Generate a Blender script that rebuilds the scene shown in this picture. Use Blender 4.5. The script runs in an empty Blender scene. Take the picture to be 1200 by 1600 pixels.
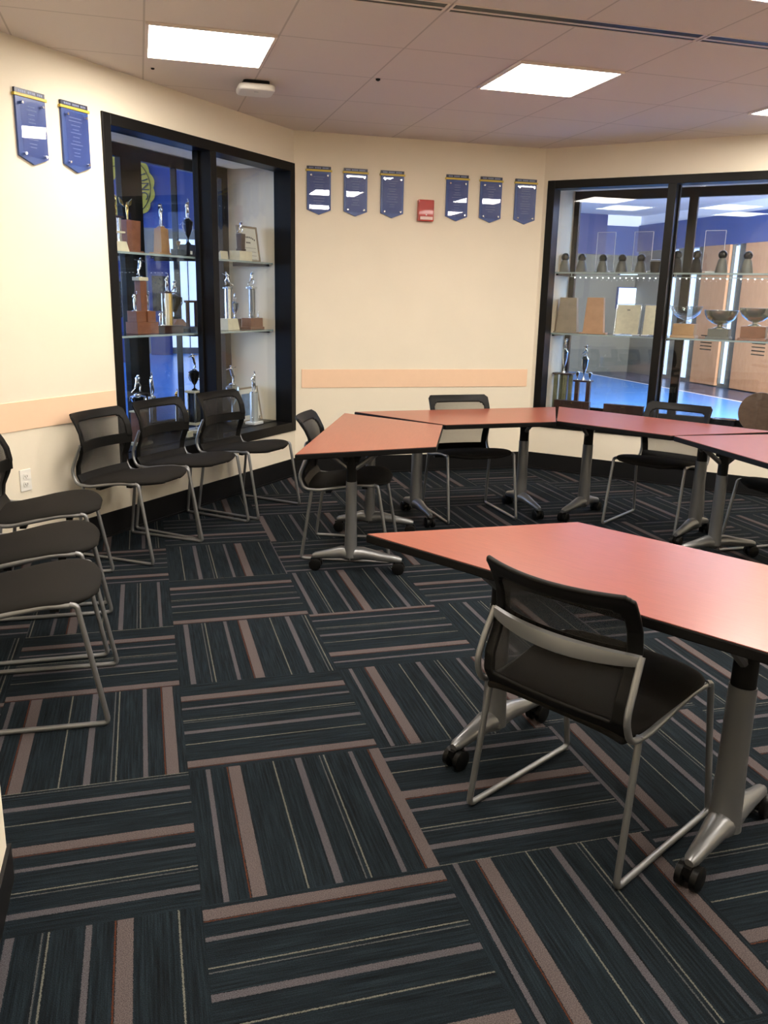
import bpy, bmesh, math, random
from mathutils import Vector, Matrix
R = math.radians
random.seed(4)
sc = bpy.context.scene
COL = sc.collection

# ------------------------------------------------------------------ camera, world, exposure
cam_data = bpy.data.cameras.new('camera')
cam = bpy.data.objects.new('camera', cam_data)
COL.objects.link(cam)
sc.camera = cam
cam_data.sensor_fit = 'VERTICAL'
cam_data.sensor_height = 32.0
cam_data.lens = 32.0 * 1314.9 / 1600.0
cam_data.clip_end = 200
yaw, pitch, roll = 0.2795, 0.2516, 0.0227
fwd = Vector((math.sin(yaw)*math.cos(pitch), math.cos(yaw)*math.cos(pitch), -math.sin(pitch)))
rgt = Vector((math.cos(yaw), -math.sin(yaw), 0))
upv = rgt.cross(fwd)
cr, sr = math.cos(roll), math.sin(roll)
rx = rgt*cr + upv*sr
ux = -rgt*sr + upv*cr
mw = Matrix((( rx.x, ux.x, -fwd.x, -0.0754), (rx.y, ux.y, -fwd.y, -2.3911), (rx.z, ux.z, -fwd.z, 1.4405), (0, 0, 0, 1)))
cam.matrix_world = mw

world = bpy.data.worlds.new('world')
sc.world = world
world.use_nodes = True
bg = world.node_tree.nodes['Background']
bg.inputs[0].default_value = (0.42, 0.58, 1.0, 1)
bg.inputs[1].default_value = 1.0

sc.view_settings.view_transform = 'Standard'
sc.view_settings.look = 'None'
sc.view_settings.gamma = 1
sc.view_settings.use_curve_mapping = False
sc.view_settings.exposure = 0.0

PANEL_EMIT = 33.0            # ceiling troffers
PANEL_COLOR = (1.0, 0.915, 0.81)
CASE_EMIT = 0.16
SKYLIGHT = 2300.0             # area light added at the lobby's open west side, for dusk daylight

def area(name, loc, rot, sx, sy, power, color):
    l = bpy.data.lights.new(name, 'AREA')
    l.shape = 'RECTANGLE'; l.size = sx; l.size_y = sy; l.energy = power; l.color = color
    o = bpy.data.objects.new(name, l)
    o.location = loc; o.rotation_euler = rot
    COL.objects.link(o)
    return o
area('lobby_daylight', (-9.0, 12.0, 2.2), (0, R(-90), 0), 3.2, 13.0, SKYLIGHT, (0.55, 0.70, 1.0))
area('lobby_wall_fill', (7.6, 4.3, 1.7), (R(90), 0, R(-5)), 3.0, 1.4, 900.0, (1.0, 0.86, 0.70))  # unseen warm fill, added to brighten the lobby walls and wood
area('lobby_floor_fill', (7.4, 4.4, 2.7), (R(58), 0, 0), 3.0, 1.2, 420.0, (0.36, 0.60, 1.0))  # unseen blue fill, added and tilted down onto the lobby floor

# ------------------------------------------------------------------ materials
def new_mat(name):
    m = bpy.data.materials.new(name); m.use_nodes = True
    return m, m.node_tree.nodes, m.node_tree.links, m.node_tree.nodes['Principled BSDF']

def mat(name, color, rough=0.5, metal=0.0, var=0.0, scale=20.0, bump=0.0, bscale=200.0, coat=0.0, spec=0.5):
    m, n, l, b = new_mat(name)
    b.inputs['Base Color'].default_value = (*color, 1)
    b.inputs['Roughness'].default_value = rough
    b.inputs['Metallic'].default_value = metal
    b.inputs['Coat Weight'].default_value = coat
    b.inputs['Specular IOR Level'].default_value = spec
    tc = n.new('ShaderNodeTexCoord')
    if var > 0:
        t = n.new('ShaderNodeTexNoise'); t.inputs['Scale'].default_value = scale; t.inputs['Detail'].default_value = 4
        l.new(tc.outputs['Object'], t.inputs['Vector'])
        r = n.new('ShaderNodeValToRGB')
        r.color_ramp.elements[0].position = 0.3; r.color_ramp.elements[1].position = 0.7
        r.color_ramp.elements[0].color = (*[max(0, c*(1-var)) for c in color], 1)
        r.color_ramp.elements[1].color = (*[min(1, c*(1+var)) for c in color], 1)
        l.new(t.outputs['Fac'], r.inputs['Fac']); l.new(r.outputs['Color'], b.inputs['Base Color'])
    if bump > 0:
        t2 = n.new('ShaderNodeTexNoise'); t2.inputs['Scale'].default_value = bscale; t2.inputs['Detail'].default_value = 3
        l.new(tc.outputs['Object'], t2.inputs['Vector'])
        bp = n.new('ShaderNodeBump'); bp.inputs['Strength'].default_value = bump; bp.inputs['Distance'].default_value = 0.002
        l.new(t2.outputs['Fac'], bp.inputs['Height']); l.new(bp.outputs['Normal'], b.inputs['Normal'])
    return m

def emit_mat(name, color, strength):
    m, n, l, b = new_mat(name)
    b.inputs['Base Color'].default_value = (0.8, 0.8, 0.8, 1)
    b.inputs['Emission Color'].default_value = (*color, 1)
    b.inputs['Emission Strength'].default_value = strength
    return m

def wood_mat(name, c1, c2, scale=(3, 40, 3), rough=0.4, coat=0.0):
    m, n, l, b = new_mat(name)
    tc = n.new('ShaderNodeTexCoord'); mp = n.new('ShaderNodeMapping'); mp.inputs['Scale'].default_value = scale
    t = n.new('ShaderNodeTexNoise'); t.inputs['Scale'].default_value = 6; t.inputs['Detail'].default_value = 6; t.inputs['Roughness'].default_value = 0.65
    r = n.new('ShaderNodeValToRGB'); r.color_ramp.elements[0].position = 0.3; r.color_ramp.elements[1].position = 0.72
    r.color_ramp.elements[0].color = (*c1, 1); r.color_ramp.elements[1].color = (*c2, 1)
    l.new(tc.outputs['Object'], mp.inputs[0]); l.new(mp.outputs[0], t.inputs['Vector'])
    l.new(t.outputs['Fac'], r.inputs[0]); l.new(r.outputs[0], b.inputs['Base Color'])
    b.inputs['Roughness'].default_value = rough
    b.inputs['Coat Weight'].default_value = coat; b.inputs['Coat Roughness'].default_value = 0.2
    return m

def glass_mat(name, tint=(1, 1, 1), ior=1.45, extra=0.0):
    m = bpy.data.materials.new(name); m.use_nodes = True
    n, l = m.node_tree.nodes, m.node_tree.links
    n.clear()
    out = n.new('ShaderNodeOutputMaterial'); mix = n.new('ShaderNodeMixShader')
    tr = n.new('ShaderNodeBsdfTransparent'); tr.inputs[0].default_value = (*tint, 1)
    gl = n.new('ShaderNodeBsdfGlossy'); gl.inputs['Roughness'].default_value = 0.0
    fr = n.new('ShaderNodeFresnel')      # thin pane: both faces act as air-to-glass
    ge = n.new('ShaderNodeNewGeometry'); mi = n.new('ShaderNodeMapRange'); mi.inputs[3].default_value = ior; mi.inputs[4].default_value = 1/ior
    l.new(ge.outputs['Backfacing'], mi.inputs[0]); l.new(mi.outputs[0], fr.inputs[0])
    ad = n.new('ShaderNodeMath'); ad.operation = 'ADD'; ad.use_clamp = True; ad.inputs[1].default_value = extra
    l.new(fr.outputs[0], ad.inputs[0]); l.new(ad.outputs[0], mix.inputs[0])
    l.new(tr.outputs[0], mix.inputs[1]); l.new(gl.outputs[0], mix.inputs[2]); l.new(mix.outputs[0], out.inputs[0])
    return m

def mesh_fabric(name, color, opacity, rough=0.8):
    """woven see-through mesh: fine weave of threads and holes"""
    m, n, l, b = new_mat(name)
    b.inputs['Base Color'].default_value = (*color, 1); b.inputs['Roughness'].default_value = rough
    out = n['Material Output']; mix = n.new('ShaderNodeMixShader'); tr = n.new('ShaderNodeBsdfTransparent')
    tc = n.new('ShaderNodeTexCoord')
    w1 = n.new('ShaderNodeTexNoise'); w1.inputs['Scale'].default_value = 900; w1.inputs['Detail'].default_value = 1
    mr = n.new('ShaderNodeMapRange'); mr.inputs[1].default_value = 0.3; mr.inputs[2].default_value = 0.7
    mr.inputs[3].default_value = opacity-0.10; mr.inputs[4].default_value = opacity+0.10
    lw = n.new('ShaderNodeLayerWeight'); lw.inputs[0].default_value = 0.5
    ma = n.new('ShaderNodeMath'); ma.operation = 'MULTIPLY_ADD'; ma.inputs[1].default_value = 0.75; ma.use_clamp = True
    l.new(tc.outputs['Object'], w1.inputs['Vector']); l.new(w1.outputs['Fac'], mr.inputs[0])
    l.new(lw.outputs['Facing'], ma.inputs[0]); l.new(mr.outputs[0], ma.inputs[2])
    l.new(ma.outputs[0], mix.inputs[0]); l.new(tr.outputs[0], mix.inputs[1]); l.new(b.outputs[0], mix.inputs[2])
    l.new(mix.outputs[0], out.inputs[0])
    return m

M = {}
M['wall'] = mat('wall_paint', (0.80, 0.73, 0.59), 0.7, var=0.02, scale=3, bump=0.05, bscale=300)
M['peach'] = mat('peach_paint', (0.86, 0.60, 0.41), 0.6, var=0.01)
M['black_frame'] = mat('black_frame', (0.0045, 0.0042, 0.004), 0.38, spec=0.18)
M['base'] = mat('base_rubber', (0.005, 0.005, 0.0055), 0.5, spec=0.25)
M['ceil_bar'] = mat('ceiling_bar', (0.72, 0.62, 0.55), 0.5)
M['white'] = mat('white_plastic', (0.82, 0.80, 0.74), 0.35)
M['silver'] = mat('silver_paint', (0.235, 0.24, 0.245), 0.36, metal=0.7)
M['leg_silver'] = mat('leg_silver', (0.205, 0.21, 0.215), 0.34, metal=0.7)
M['black_plastic'] = mat('black_plastic', (0.0035, 0.0033, 0.003), 0.5, spec=0.18)
M['rubber'] = mat('rubber', (0.003, 0.003, 0.003), 0.42, spec=0.2)
M['seat'] = mat('seat_fabric', (0.0070, 0.0060, 0.0049), 0.85, var=0.15, scale=300, bump=0.4, bscale=900, spec=0.2)
M['mesh'] = mesh_fabric('mesh_fabric', (0.005, 0.0045, 0.004), 0.48)
M['laminate'] = wood_mat('cherry_laminate', (0.225, 0.048, 0.0245), (0.285, 0.067, 0.036), (2, 22, 2), 0.34, 0.35)
M['edge'] = mat('edge_band', (0.003, 0.0028, 0.0028), 0.45, spec=0.15)
M['banner_blue'] = mat('banner_blue', (0.035, 0.075, 0.26), 0.35)
M['navy'] = mat('navy_board', (0.02, 0.025, 0.06), 0.35)
M['yellow'] = mat('yellow_strip', (0.62, 0.47, 0.06), 0.4)
M['acrylic'] = glass_mat('acrylic', (0.93, 0.95, 1.0), 1.49, 0.02)
M['chrome'] = mat('chrome', (0.80, 0.79, 0.76), 0.12, metal=1.0)
M['gold'] = mat('gold_metal', (0.75, 0.55, 0.22), 0.18, metal=1.0)
M['ink'] = mat('pale_lettering', (0.25, 0.30, 0.48), 0.5)
M['dark_ink'] = mat('dark_lettering', (0.05, 0.05, 0.05), 0.6)
M['red'] = mat('red_plastic', (0.42, 0.018, 0.012), 0.3, coat=0.3)
M['lens'] = mat('clear_lens', (0.75, 0.55, 0.50), 0.15)
M['glass'] = glass_mat('pane_glass', (0.94, 0.965, 0.975), 1.42, 0.0)
M['shelf_glass'] = glass_mat('shelf_glass', (0.72, 0.80, 0.80), 1.5, 0.04)
M['bowl_glass'] = glass_mat('bowl_glass', (0.85, 0.88, 0.86), 1.5, 0.10)
M['case_wall'] = mat('case_wall', (0.80, 0.66, 0.46), 0.7)
M['case_soffit'] = mat('case_soffit', (0.30, 0.29, 0.27), 0.8, var=0.3, scale=90)
M['wood_red'] = wood_mat('red_wood', (0.17, 0.060, 0.028), (0.26, 0.10, 0.048))
M['wood_tan'] = wood_mat('tan_wood', (0.36, 0.19, 0.08), (0.46, 0.26, 0.12))
M['wood_orange'] = wood_mat('orange_wood', (0.42, 0.20, 0.085), (0.52, 0.26, 0.12))
M['wood_grey'] = wood_mat('brown_wood', (0.22, 0.16, 0.10), (0.30, 0.22, 0.14))
M['wood_brown'] = wood_mat('round_brown_wood', (0.10, 0.05, 0.028), (0.17, 0.095, 0.055))
M['wood_dark'] = wood_mat('dark_wood', (0.025, 0.010, 0.007), (0.065, 0.028, 0.018))
M['marble_black'] = mat('black_marble', (0.012, 0.011, 0.012), 0.15, var=0.5, scale=15)
M['cream'] = mat('cream_marble', (0.72, 0.64, 0.44), 0.3, var=0.08, scale=25)
M['green_stripe'] = wood_mat('striped_green', (0.05, 0.06, 0.035), (0.30, 0.28, 0.15), (60, 2, 2), 0.35)
M['black_metal'] = mat('black_cup', (0.02, 0.02, 0.02), 0.12, metal=0.6)
M['paper'] = mat('paper', (0.74, 0.72, 0.64), 0.7, var=0.03)
M['blue_photo'] = mat('blue_photo', (0.12, 0.24, 0.42), 0.4, var=0.5, scale=12)
M['lobby_floor'] = mat('lobby_floor', (0.10, 0.29, 0.68), 0.22, var=0.06, scale=1.5)
M['lobby_dark_floor'] = mat('lobby_dark_floor', (0.06, 0.075, 0.12), 0.25, var=0.2, scale=4)
M['inlay'] = mat('pale_inlay', (0.75, 0.66, 0.62), 0.4)
M['lobby_wall'] = mat('lobby_wall', (0.125, 0.125, 0.105), 0.7, var=0.05, scale=2)
M['lobby_blue'] = mat('lobby_blue', (0.040, 0.075, 0.23), 0.5)
M['lobby_navy'] = mat('lobby_navy', (0.02, 0.035, 0.14), 0.5)
M['lobby_pale'] = mat('lobby_pale', (0.21, 0.19, 0.155), 0.6)
M['lobby_ceiling'] = mat('lobby_ceiling', (0.72, 0.76, 0.85), 0.7)
M['lobby_wood'] = wood_mat('lobby_wood', (0.42, 0.21, 0.10), (0.52, 0.27, 0.14), (4, 4, 1), 0.45)
M['seal_gold'] = mat('seal_gold', (0.80, 0.52, 0.05), 0.5)
M['panel'] = emit_mat('troffer_glow', PANEL_COLOR, PANEL_EMIT)
M['led'] = emit_mat('led_glow', (1, 0.95, 0.85), 6.0)
M['case_soffit_glow'] = emit_mat('soffit_added_glow', (1.0, 0.93, 0.82), CASE_EMIT)  # soffit made to glow faintly as added case light
M['case_soffit_glow'].node_tree.nodes['Principled BSDF'].inputs['Base Color'].default_value = (.3, .3, .29, 1)
M['sky_pane'] = emit_mat('sky_pane', (0.55, 0.68, 1.0), 1.5)
M['screen'] = emit_mat('screen_glow', (0.40, 0.65, 1.0), 1.3)
M['screen_white'] = emit_mat('screen_white_glow', (0.85, 0.95, 1.0), 1.5)

M['award_grey'] = mat('award_grey', (0.13, 0.125, 0.105), 0.5)
M['bowl_silver'] = mat('bowl_silver', (0.55, 0.52, 0.42), 0.22, metal=0.9)
M['silver_pillar'] = mat('silver_pillar', (0.60, 0.62, 0.62), 0.25, metal=0.5)

def ceiling_mat():
    m, n, l, b = new_mat('ceiling_tiles')
    tc = n.new('ShaderNodeTexCoord'); sp = n.new('ShaderNodeSeparateXYZ')
    l.new(tc.outputs['Object'], sp.inputs[0])
    def line(sock, off):
        a = n.new('ShaderNodeMath'); a.operation = 'ADD'; a.inputs[1].default_value = -off
        d = n.new('ShaderNodeMath'); d.operation = 'DIVIDE'; d.inputs[1].default_value = 0.6135
        f = n.new('ShaderNodeMath'); f.operation = 'FRACT'
        s = n.new('ShaderNodeMath'); s.operation = 'SUBTRACT'; s.inputs[1].default_value = 0.5
        ab = n.new('ShaderNodeMath'); ab.operation = 'ABSOLUTE'
        g = n.new('ShaderNodeMath'); g.operation = 'GREATER_THAN'; g.inputs[1].default_value = 0.4925
        l.new(sock, a.inputs[0]); l.new(a.outputs[0], d.inputs[0]); l.new(d.outputs[0], f.inputs[0])
        l.new(f.outputs[0], s.inputs[0]); l.new(s.outputs[0], ab.inputs[0]); l.new(ab.outputs[0], g.inputs[0])
        return g.outputs[0]
    mx = n.new('ShaderNodeMath'); mx.operation = 'MAXIMUM'
    l.new(line(sp.outputs[0], -6.135), mx.inputs[0]); l.new(line(sp.outputs[1], 1.975-0.6135*20), mx.inputs[1])
    t = n.new('ShaderNodeTexNoise'); t.inputs['Scale'].default_value = 260; t.inputs['Detail'].default_value = 2
    l.new(tc.outputs['Object'], t.inputs['Vector'])
    r = n.new('ShaderNodeValToRGB')
    r.color_ramp.elements[0].color = (0.66, 0.59, 0.545, 1); r.color_ramp.elements[1].color = (0.73, 0.65, 0.60, 1)
    l.new(t.outputs['Fac'], r.inputs[0])
    mc = n.new('ShaderNodeMixRGB'); mc.inputs['Color2'].default_value = (0.50, 0.44, 0.40, 1)
    l.new(mx.outputs[0], mc.inputs['Fac']); l.new(r.outputs[0], mc.inputs['Color1']); l.new(mc.outputs[0], b.inputs['Base Color'])
    b.inputs['Roughness'].default_value = 0.85
    bp = n.new('ShaderNodeBump'); bp.inputs['Strength'].default_value = 0.15; bp.inputs['Distance'].default_value = 0.003
    iv = n.new('ShaderNodeMath'); iv.operation = 'SUBTRACT'; iv.inputs[0].default_value = 1
    l.new(mx.outputs[0], iv.inputs[1]); l.new(iv.outputs[0], bp.inputs['Height']); l.new(bp.outputs[0], b.inputs['Normal'])
    return m
M['ceiling'] = ceiling_mat()

PER = 0.745
def carpet_mat():
    m, n, l, b = new_mat('carpet')
    uv = n.new('ShaderNodeUVMap'); uv.uv_map = 'stripe'
    sp = n.new('ShaderNodeSeparateXYZ'); l.new(uv.outputs[0], sp.inputs[0])
    tc = n.new('ShaderNodeTexCoord')
    # fuzzy edges of the tufts
    nz = n.new('ShaderNodeTexNoise'); nz.inputs['Scale'].default_value = 330; nz.inputs['Detail'].default_value = 2
    l.new(tc.outputs['Object'], nz.inputs['Vector'])
    na = n.new('ShaderNodeMath'); na.operation = 'MULTIPLY_ADD'; na.inputs[1].default_value = 0.012; na.inputs[2].default_value = -0.006
    l.new(nz.outputs['Fac'], na.inputs[0])
    u = n.new('ShaderNodeMath'); u.operation = 'ADD'; l.new(sp.outputs[0], u.inputs[0]); l.new(na.outputs[0], u.inputs[1])
    md = n.new('ShaderNodeMath'); md.operation = 'FLOORED_MODULO'; md.inputs[1].default_value = PER
    l.new(u.outputs[0], md.inputs[0])
    # dark streaked ground
    cb = n.new('ShaderNodeCombineXYZ')
    mu = n.new('ShaderNodeMath'); mu.operation = 'MULTIPLY'; mu.inputs[1].default_value = 95
    mv = n.new('ShaderNodeMath'); mv.operation = 'MULTIPLY'; mv.inputs[1].default_value = 2.5
    l.new(sp.outputs[0], mu.inputs[0]); l.new(sp.outputs[1], mv.inputs[0])
    l.new(mu.outputs[0], cb.inputs[0]); l.new(mv.outputs[0], cb.inputs[1])
    ns = n.new('ShaderNodeTexNoise'); ns.inputs['Scale'].default_value = 1.0; ns.inputs['Detail'].default_value = 4; ns.inputs['Roughness'].default_value = 0.7
    l.new(cb.outputs[0], ns.inputs['Vector'])
    gr = n.new('ShaderNodeValToRGB')
    e = gr.color_ramp.elements
    e[0].position = 0.32; e[0].color = (0.0024, 0.0031, 0.0043, 1)
    e[1].position = 0.75; e[1].color = (0.0150, 0.0232, 0.0300, 1)
    e2 = e.new(0.52); e2.color = (0.0072, 0.0112, 0.0150, 1)
    l.new(ns.outputs['Fac'], gr.inputs[0])
    cur = gr.outputs[0]
    BR = (0.078, 0.064, 0.064); LV = (0.062, 0.058, 0.065); CR = (0.10, 0.10, 0.085); GY = (0.055, 0.058, 0.06); OR = (0.055, 0.018, 0.009)
    stripes = [(0.0, 0.030, BR), (PER, 0.030, BR), (PER-0.0362, 0.0030, OR), (0.200, 0.0034, CR), (0.330, 0.0165, LV),
               (0.445, 0.0030, GY), (0.468, 0.0034, CR), (0.612, 0.0115, LV)]
    for c, hw, colr in stripes:
        s = n.new('ShaderNodeMath'); s.operation = 'COMPARE'; s.inputs[1].default_value = c; s.inputs[2].default_value = hw
        l.new(md.outputs[0], s.inputs[0])
        mx = n.new('ShaderNodeMixRGB'); mx.inputs['Color2'].default_value = (*colr, 1)
        l.new(s.outputs[0], mx.inputs['Fac']); l.new(cur, mx.inputs['Color1']); cur = mx.outputs[0]
    # yarn speckle
    n3 = n.new('ShaderNodeTexNoise'); n3.inputs['Scale'].default_value = 420; n3.inputs['Detail'].default_value = 2
    l.new(tc.outputs['Object'], n3.inputs['Vector'])
    mr = n.new('ShaderNodeMapRange'); mr.inputs[1].default_value = 0.3; mr.inputs[2].default_value = 0.7; mr.inputs[3].default_value = 0.50; mr.inputs[4].default_value = 1.50
    l.new(n3.outputs['Fac'], mr.inputs[0])
    mm = n.new('ShaderNodeVectorMath'); mm.operation = 'SCALE'
    l.new(cur, mm.inputs[0]); l.new(mr.outputs[0], mm.inputs['Scale'])
    l.new(mm.outputs[0], b.inputs['Base Color'])
    b.inputs['Roughness'].default_value = 0.95; b.inputs['Specular IOR Level'].default_value = 0.1
    bp = n.new('ShaderNodeBump'); bp.inputs['Strength'].default_value = 0.5; bp.inputs['Distance'].default_value = 0.003
    l.new(n3.outputs['Fac'], bp.inputs['Height']); l.new(bp.outputs[0], b.inputs['Normal'])
    return m
M['carpet'] = carpet_mat()

# ------------------------------------------------------------------ helpers
def link(name, me, parent=None, mtx=None):
    o = bpy.data.objects.new(name, me); COL.objects.link(o)
    if parent is not None: o.parent = parent
    if mtx is not None: o.matrix_world = mtx if parent is None else mtx
    return o

def obj(name, bm, m, parent=None, smooth=False, bevel=0.0, mtx=None, seg=2):
    bmesh.ops.recalc_face_normals(bm, faces=bm.faces)
    me = bpy.data.meshes.new(name); bm.to_mesh(me); bm.free()
    me.materials.append(M[m] if isinstance(m, str) else m)
    if smooth:
        for p in me.polygons: p.use_smooth = True
    o = bpy.data.objects.new(name, me); COL.objects.link(o)
    if parent is not None: o.parent = parent
    if mtx is not None: o.matrix_local = mtx
    if bevel > 0:
        b = o.modifiers.new('bevel', 'BEVEL'); b.width = bevel; b.segments = seg; b.limit_method = 'ANGLE'; b.angle_limit = R(40)
    if smooth:
        me.set_sharp_from_angle(angle=R(42)) if hasattr(me, 'set_sharp_from_angle') else None
    return o

def tag(o, label, cat, group=None):
    o['label'] = label; o['category'] = cat
    if group: o['group'] = group
    return o

def thing(name, label, cat, loc=(0, 0, 0), rotz=0, group=None):
    o = bpy.data.objects.new(name, None); COL.objects.link(o)
    o.empty_display_size = 0.1
    o.location = loc; o.rotation_euler = (0, 0, rotz)
    return tag(o, label, cat, group)

def struct(o):
    o['kind'] = 'structure'; return o

def dup(root, loc, rotz, label=None, group=None):
    r = root.copy(); COL.objects.link(r); r.location = loc; r.rotation_euler = (0, 0, rotz)
    if label: r['label'] = label
    if group: r['group'] = group
    for ch in list(root.children):
        c = ch.copy(); COL.objects.link(c); c.parent = r
        for g in list(ch.children):
            d = g.copy(); COL.objects.link(d); d.parent = c
    return r

def BM(): return bmesh.new()

def box(bm, x0, x1, y0, y1, z0, z1, taper=0.0, f=None):
    t = taper
    P = [(x0, y0, z0), (x1, y0, z0), (x1, y1, z0), (x0, y1, z0), (x0+t, y0+t, z1), (x1-t, y0+t, z1), (x1-t, y1-t, z1), (x0+t, y1-t, z1)]
    if f: P = [f(*p) for p in P]
    v = [bm.verts.new(p) for p in P]
    for q in ((0, 3, 2, 1), (4, 5, 6, 7), (0, 1, 5, 4), (1, 2, 6, 5), (2, 3, 7, 6), (3, 0, 4, 7)):
        bm.faces.new([v[i] for i in q])
    return bm

def tube(bm, pts, r, n=10, closed_ends=True, flat=1.0, rad=None):
    pts = [Vector(p) for p in pts]
    rings = []; N = None
    for i, p in enumerate(pts):
        a = pts[max(i-1, 0)]; b = pts[min(i+1, len(pts)-1)]
        t = (b-a).normalized()
        if N is None:
            N = t.orthogonal().normalized()
        else:
            N = (N - t*N.dot(t))
            N = N.normalized() if N.length > 1e-6 else t.orthogonal().normalized()
        B = t.cross(N)
        rr = rad[i] if rad else r
        rings.append([bm.verts.new(p + (N*math.cos(2*math.pi*k/n) + B*math.sin(2*math.pi*k/n)*flat)*rr) for k in range(n)])
    for i in range(len(rings)-1):
        for k in range(n):
            bm.faces.new((rings[i][k], rings[i][(k+1) % n], rings[i+1][(k+1) % n], rings[i+1][k]))
    if closed_ends:
        bm.faces.new(rings[0][::-1]); bm.faces.new(rings[-1])
    return bm

def smooth_path(pts, rad=0.03, n=5):
    """round the corners of a polyline with small arcs"""
    pts = [Vector(p) for p in pts]
    out = [pts[0]]
    for i in range(1, len(pts)-1):
        p = pts[i]; a = (pts[i-1]-p); b = (pts[i+1]-p)
        r = min(rad, a.length*0.48, b.length*0.48)
        s = p + a.normalized()*r; e = p + b.normalized()*r
        for k in range(n+1):
            t = k/n
            out.append(s*(1-t)**2 + p*2*t*(1-t) + e*t*t)
    out.append(pts[-1])
    return out

def lathe(bm, prof, c=(0, 0), n=20, sx=1.0, sy=1.0):
    rings = []
    for r, z in prof:
        rings.append([bm.verts.new((c[0]+max(r, 1e-4)*sx*math.cos(2*math.pi*k/n), c[1]+max(r, 1e-4)*sy*math.sin(2*math.pi*k/n), z)) for k in range(n)])
    for i in range(len(rings)-1):
        for k in range(n):
            bm.faces.new((rings[i][k], rings[i][(k+1) % n], rings[i+1][(k+1) % n], rings[i+1][k]))
    bm.faces.new(rings[0][::-1]); bm.faces.new(rings[-1])
    return bm

def prism(bm, poly, z0, z1, f=None):
    g = f if f else (lambda x, y, z: (x, y, z))
    a = [bm.verts.new(g(x, y, z0)) for x, y in poly]; b = [bm.verts.new(g(x, y, z1)) for x, y in poly]
    n = len(poly)
    bm.faces.new(a[::-1]); bm.faces.new(b)
    for i in range(n): bm.faces.new((a[i], a[(i+1) % n], b[(i+1) % n], b[i]))
    return bm

def ball(bm, c, r, sx=1, sy=1, sz=1, u=14, v=10):
    mt = Matrix.Translation(c) @ Matrix.Diagonal((r*sx, r*sy, r*sz, 1))
    bmesh.ops.create_uvsphere(bm, u_segments=u, v_segments=v, radius=1, matrix=mt)
    return bm

# ------------------------------------------------------------------ room frame
H = 2.615
A0 = Vector((1.08, 4.30)); uA = Vector((-.6708, -.7416)); nA = Vector((-.7416, .6708))     # left wall, along and outward
B0 = Vector((1.08, 4.30)); uB = Vector((1, -.0098)).normalized(); nB = Vector((.0098, 1)).normalized()
C0 = Vector((3.13, 4.28)); uC = Vector((.7, -.7141)); nC = Vector((.7141, .7))
def fr(o, u, n):
    return lambda s, d, z: (o.x+u.x*s+n.x*d, o.y+u.y*s+n.y*d, z)
FA, FB, FC = fr(A0, uA, nA), fr(B0, uB, nB), fr(C0, uC, nC)
T = 0.10
# floor: carpet tiles, each a face with its own cut of the striped roll
floor_bm = BM(); uvl = floor_bm.loops.layers.uv.new('stripe')
S = 0.61
known = {(0, 0): .23, (0, -1): .185, (0, -2): .5, (1, -1): .215, (1, -2): .75, (0, -3): .2, (1, -3): .47, (1, 0): .455,
         (-1, 0): .47, (-1, -1): .18, (-1, -2): .21, (-1, -3): .30, (-1, 1): .71, (0, 1): .055, (1, 1): .2}
rnd = random.Random(11)
for i in range(-2, 9):
    for j in range(-8, 8):
        x0, x1 = i*S, (i+1)*S; yt, yb = -j*S, -(j+1)*S
        if x0 < -1.0-S or yt > 5.0: pass
        w = known.get((i, j), rnd.uniform(0, PER))
        ver = (i+j) % 2 == 0
        vs = [floor_bm.verts.new(p) for p in ((x0, yb, 0), (x1, yb, 0), (x1, yt, 0), (x0, yt, 0))]
        f = floor_bm.faces.new(vs)
        fx = [0, 1, 1, 0]; fy = [1, 1, 0, 0]     # fraction from the left, fraction from the far edge
        o1, o2 = rnd.uniform(0, 50), rnd.uniform(0, 50)
        for k, lp in enumerate(f.loops):
            if ver: lp[uvl].uv = (fx[k]-w + PER*100, fy[k] + o1)
            else: lp[uvl].uv = (w-fy[k] + PER*100, fx[k] + o2)
# trim to the room outline by walls: tiles beyond the walls are dropped
def inside(x, y):
    if x > 5.3 or y < -4.3: return False
    p = Vector((x, y))
    if (p-A0).dot(nA) > 0.30 and y > 1.5: return False
    if (p-C0).dot(nC) > 0.30: return False
    return y < 4.6
bmesh.ops.bisect_plane(floor_bm, geom=floor_bm.verts[:]+floor_bm.edges[:]+floor_bm.faces[:], plane_co=(A0.x+nA.x*.05, A0.y+nA.y*.05, 0), plane_no=(nA.x, nA.y, 0), clear_outer=True)
bmesh.ops.bisect_plane(floor_bm, geom=floor_bm.verts[:]+floor_bm.edges[:]+floor_bm.faces[:], plane_co=(C0.x+nC.x*.05, C0.y+nC.y*.05, 0), plane_no=(nC.x, nC.y, 0), clear_outer=True)
bmesh.ops.bisect_plane(floor_bm, geom=floor_bm.verts[:]+floor_bm.edges[:]+floor_bm.faces[:], plane_co=(0, 4.35, 0), plane_no=(0, 1, 0), clear_outer=True)
bmesh.ops.bisect_plane(floor_bm, geom=floor_bm.verts[:]+floor_bm.edges[:]+floor_bm.faces[:], plane_co=(5.25, 0, 0), plane_no=(1, 0, 0), clear_outer=True)
bmesh.ops.bisect_plane(floor_bm, geom=floor_bm.verts[:]+floor_bm.edges[:]+floor_bm.faces[:], plane_co=(-1.03, 0, 0), plane_no=(-1, 0, 0), clear_outer=True)
bmesh.ops.bisect_plane(floor_bm, geom=floor_bm.verts[:]+floor_bm.edges[:]+floor_bm.faces[:], plane_co=(0, -4.25, 0), plane_no=(0, -1, 0), clear_outer=True)
struct(obj('floor', floor_bm, 'carpet'))

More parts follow.
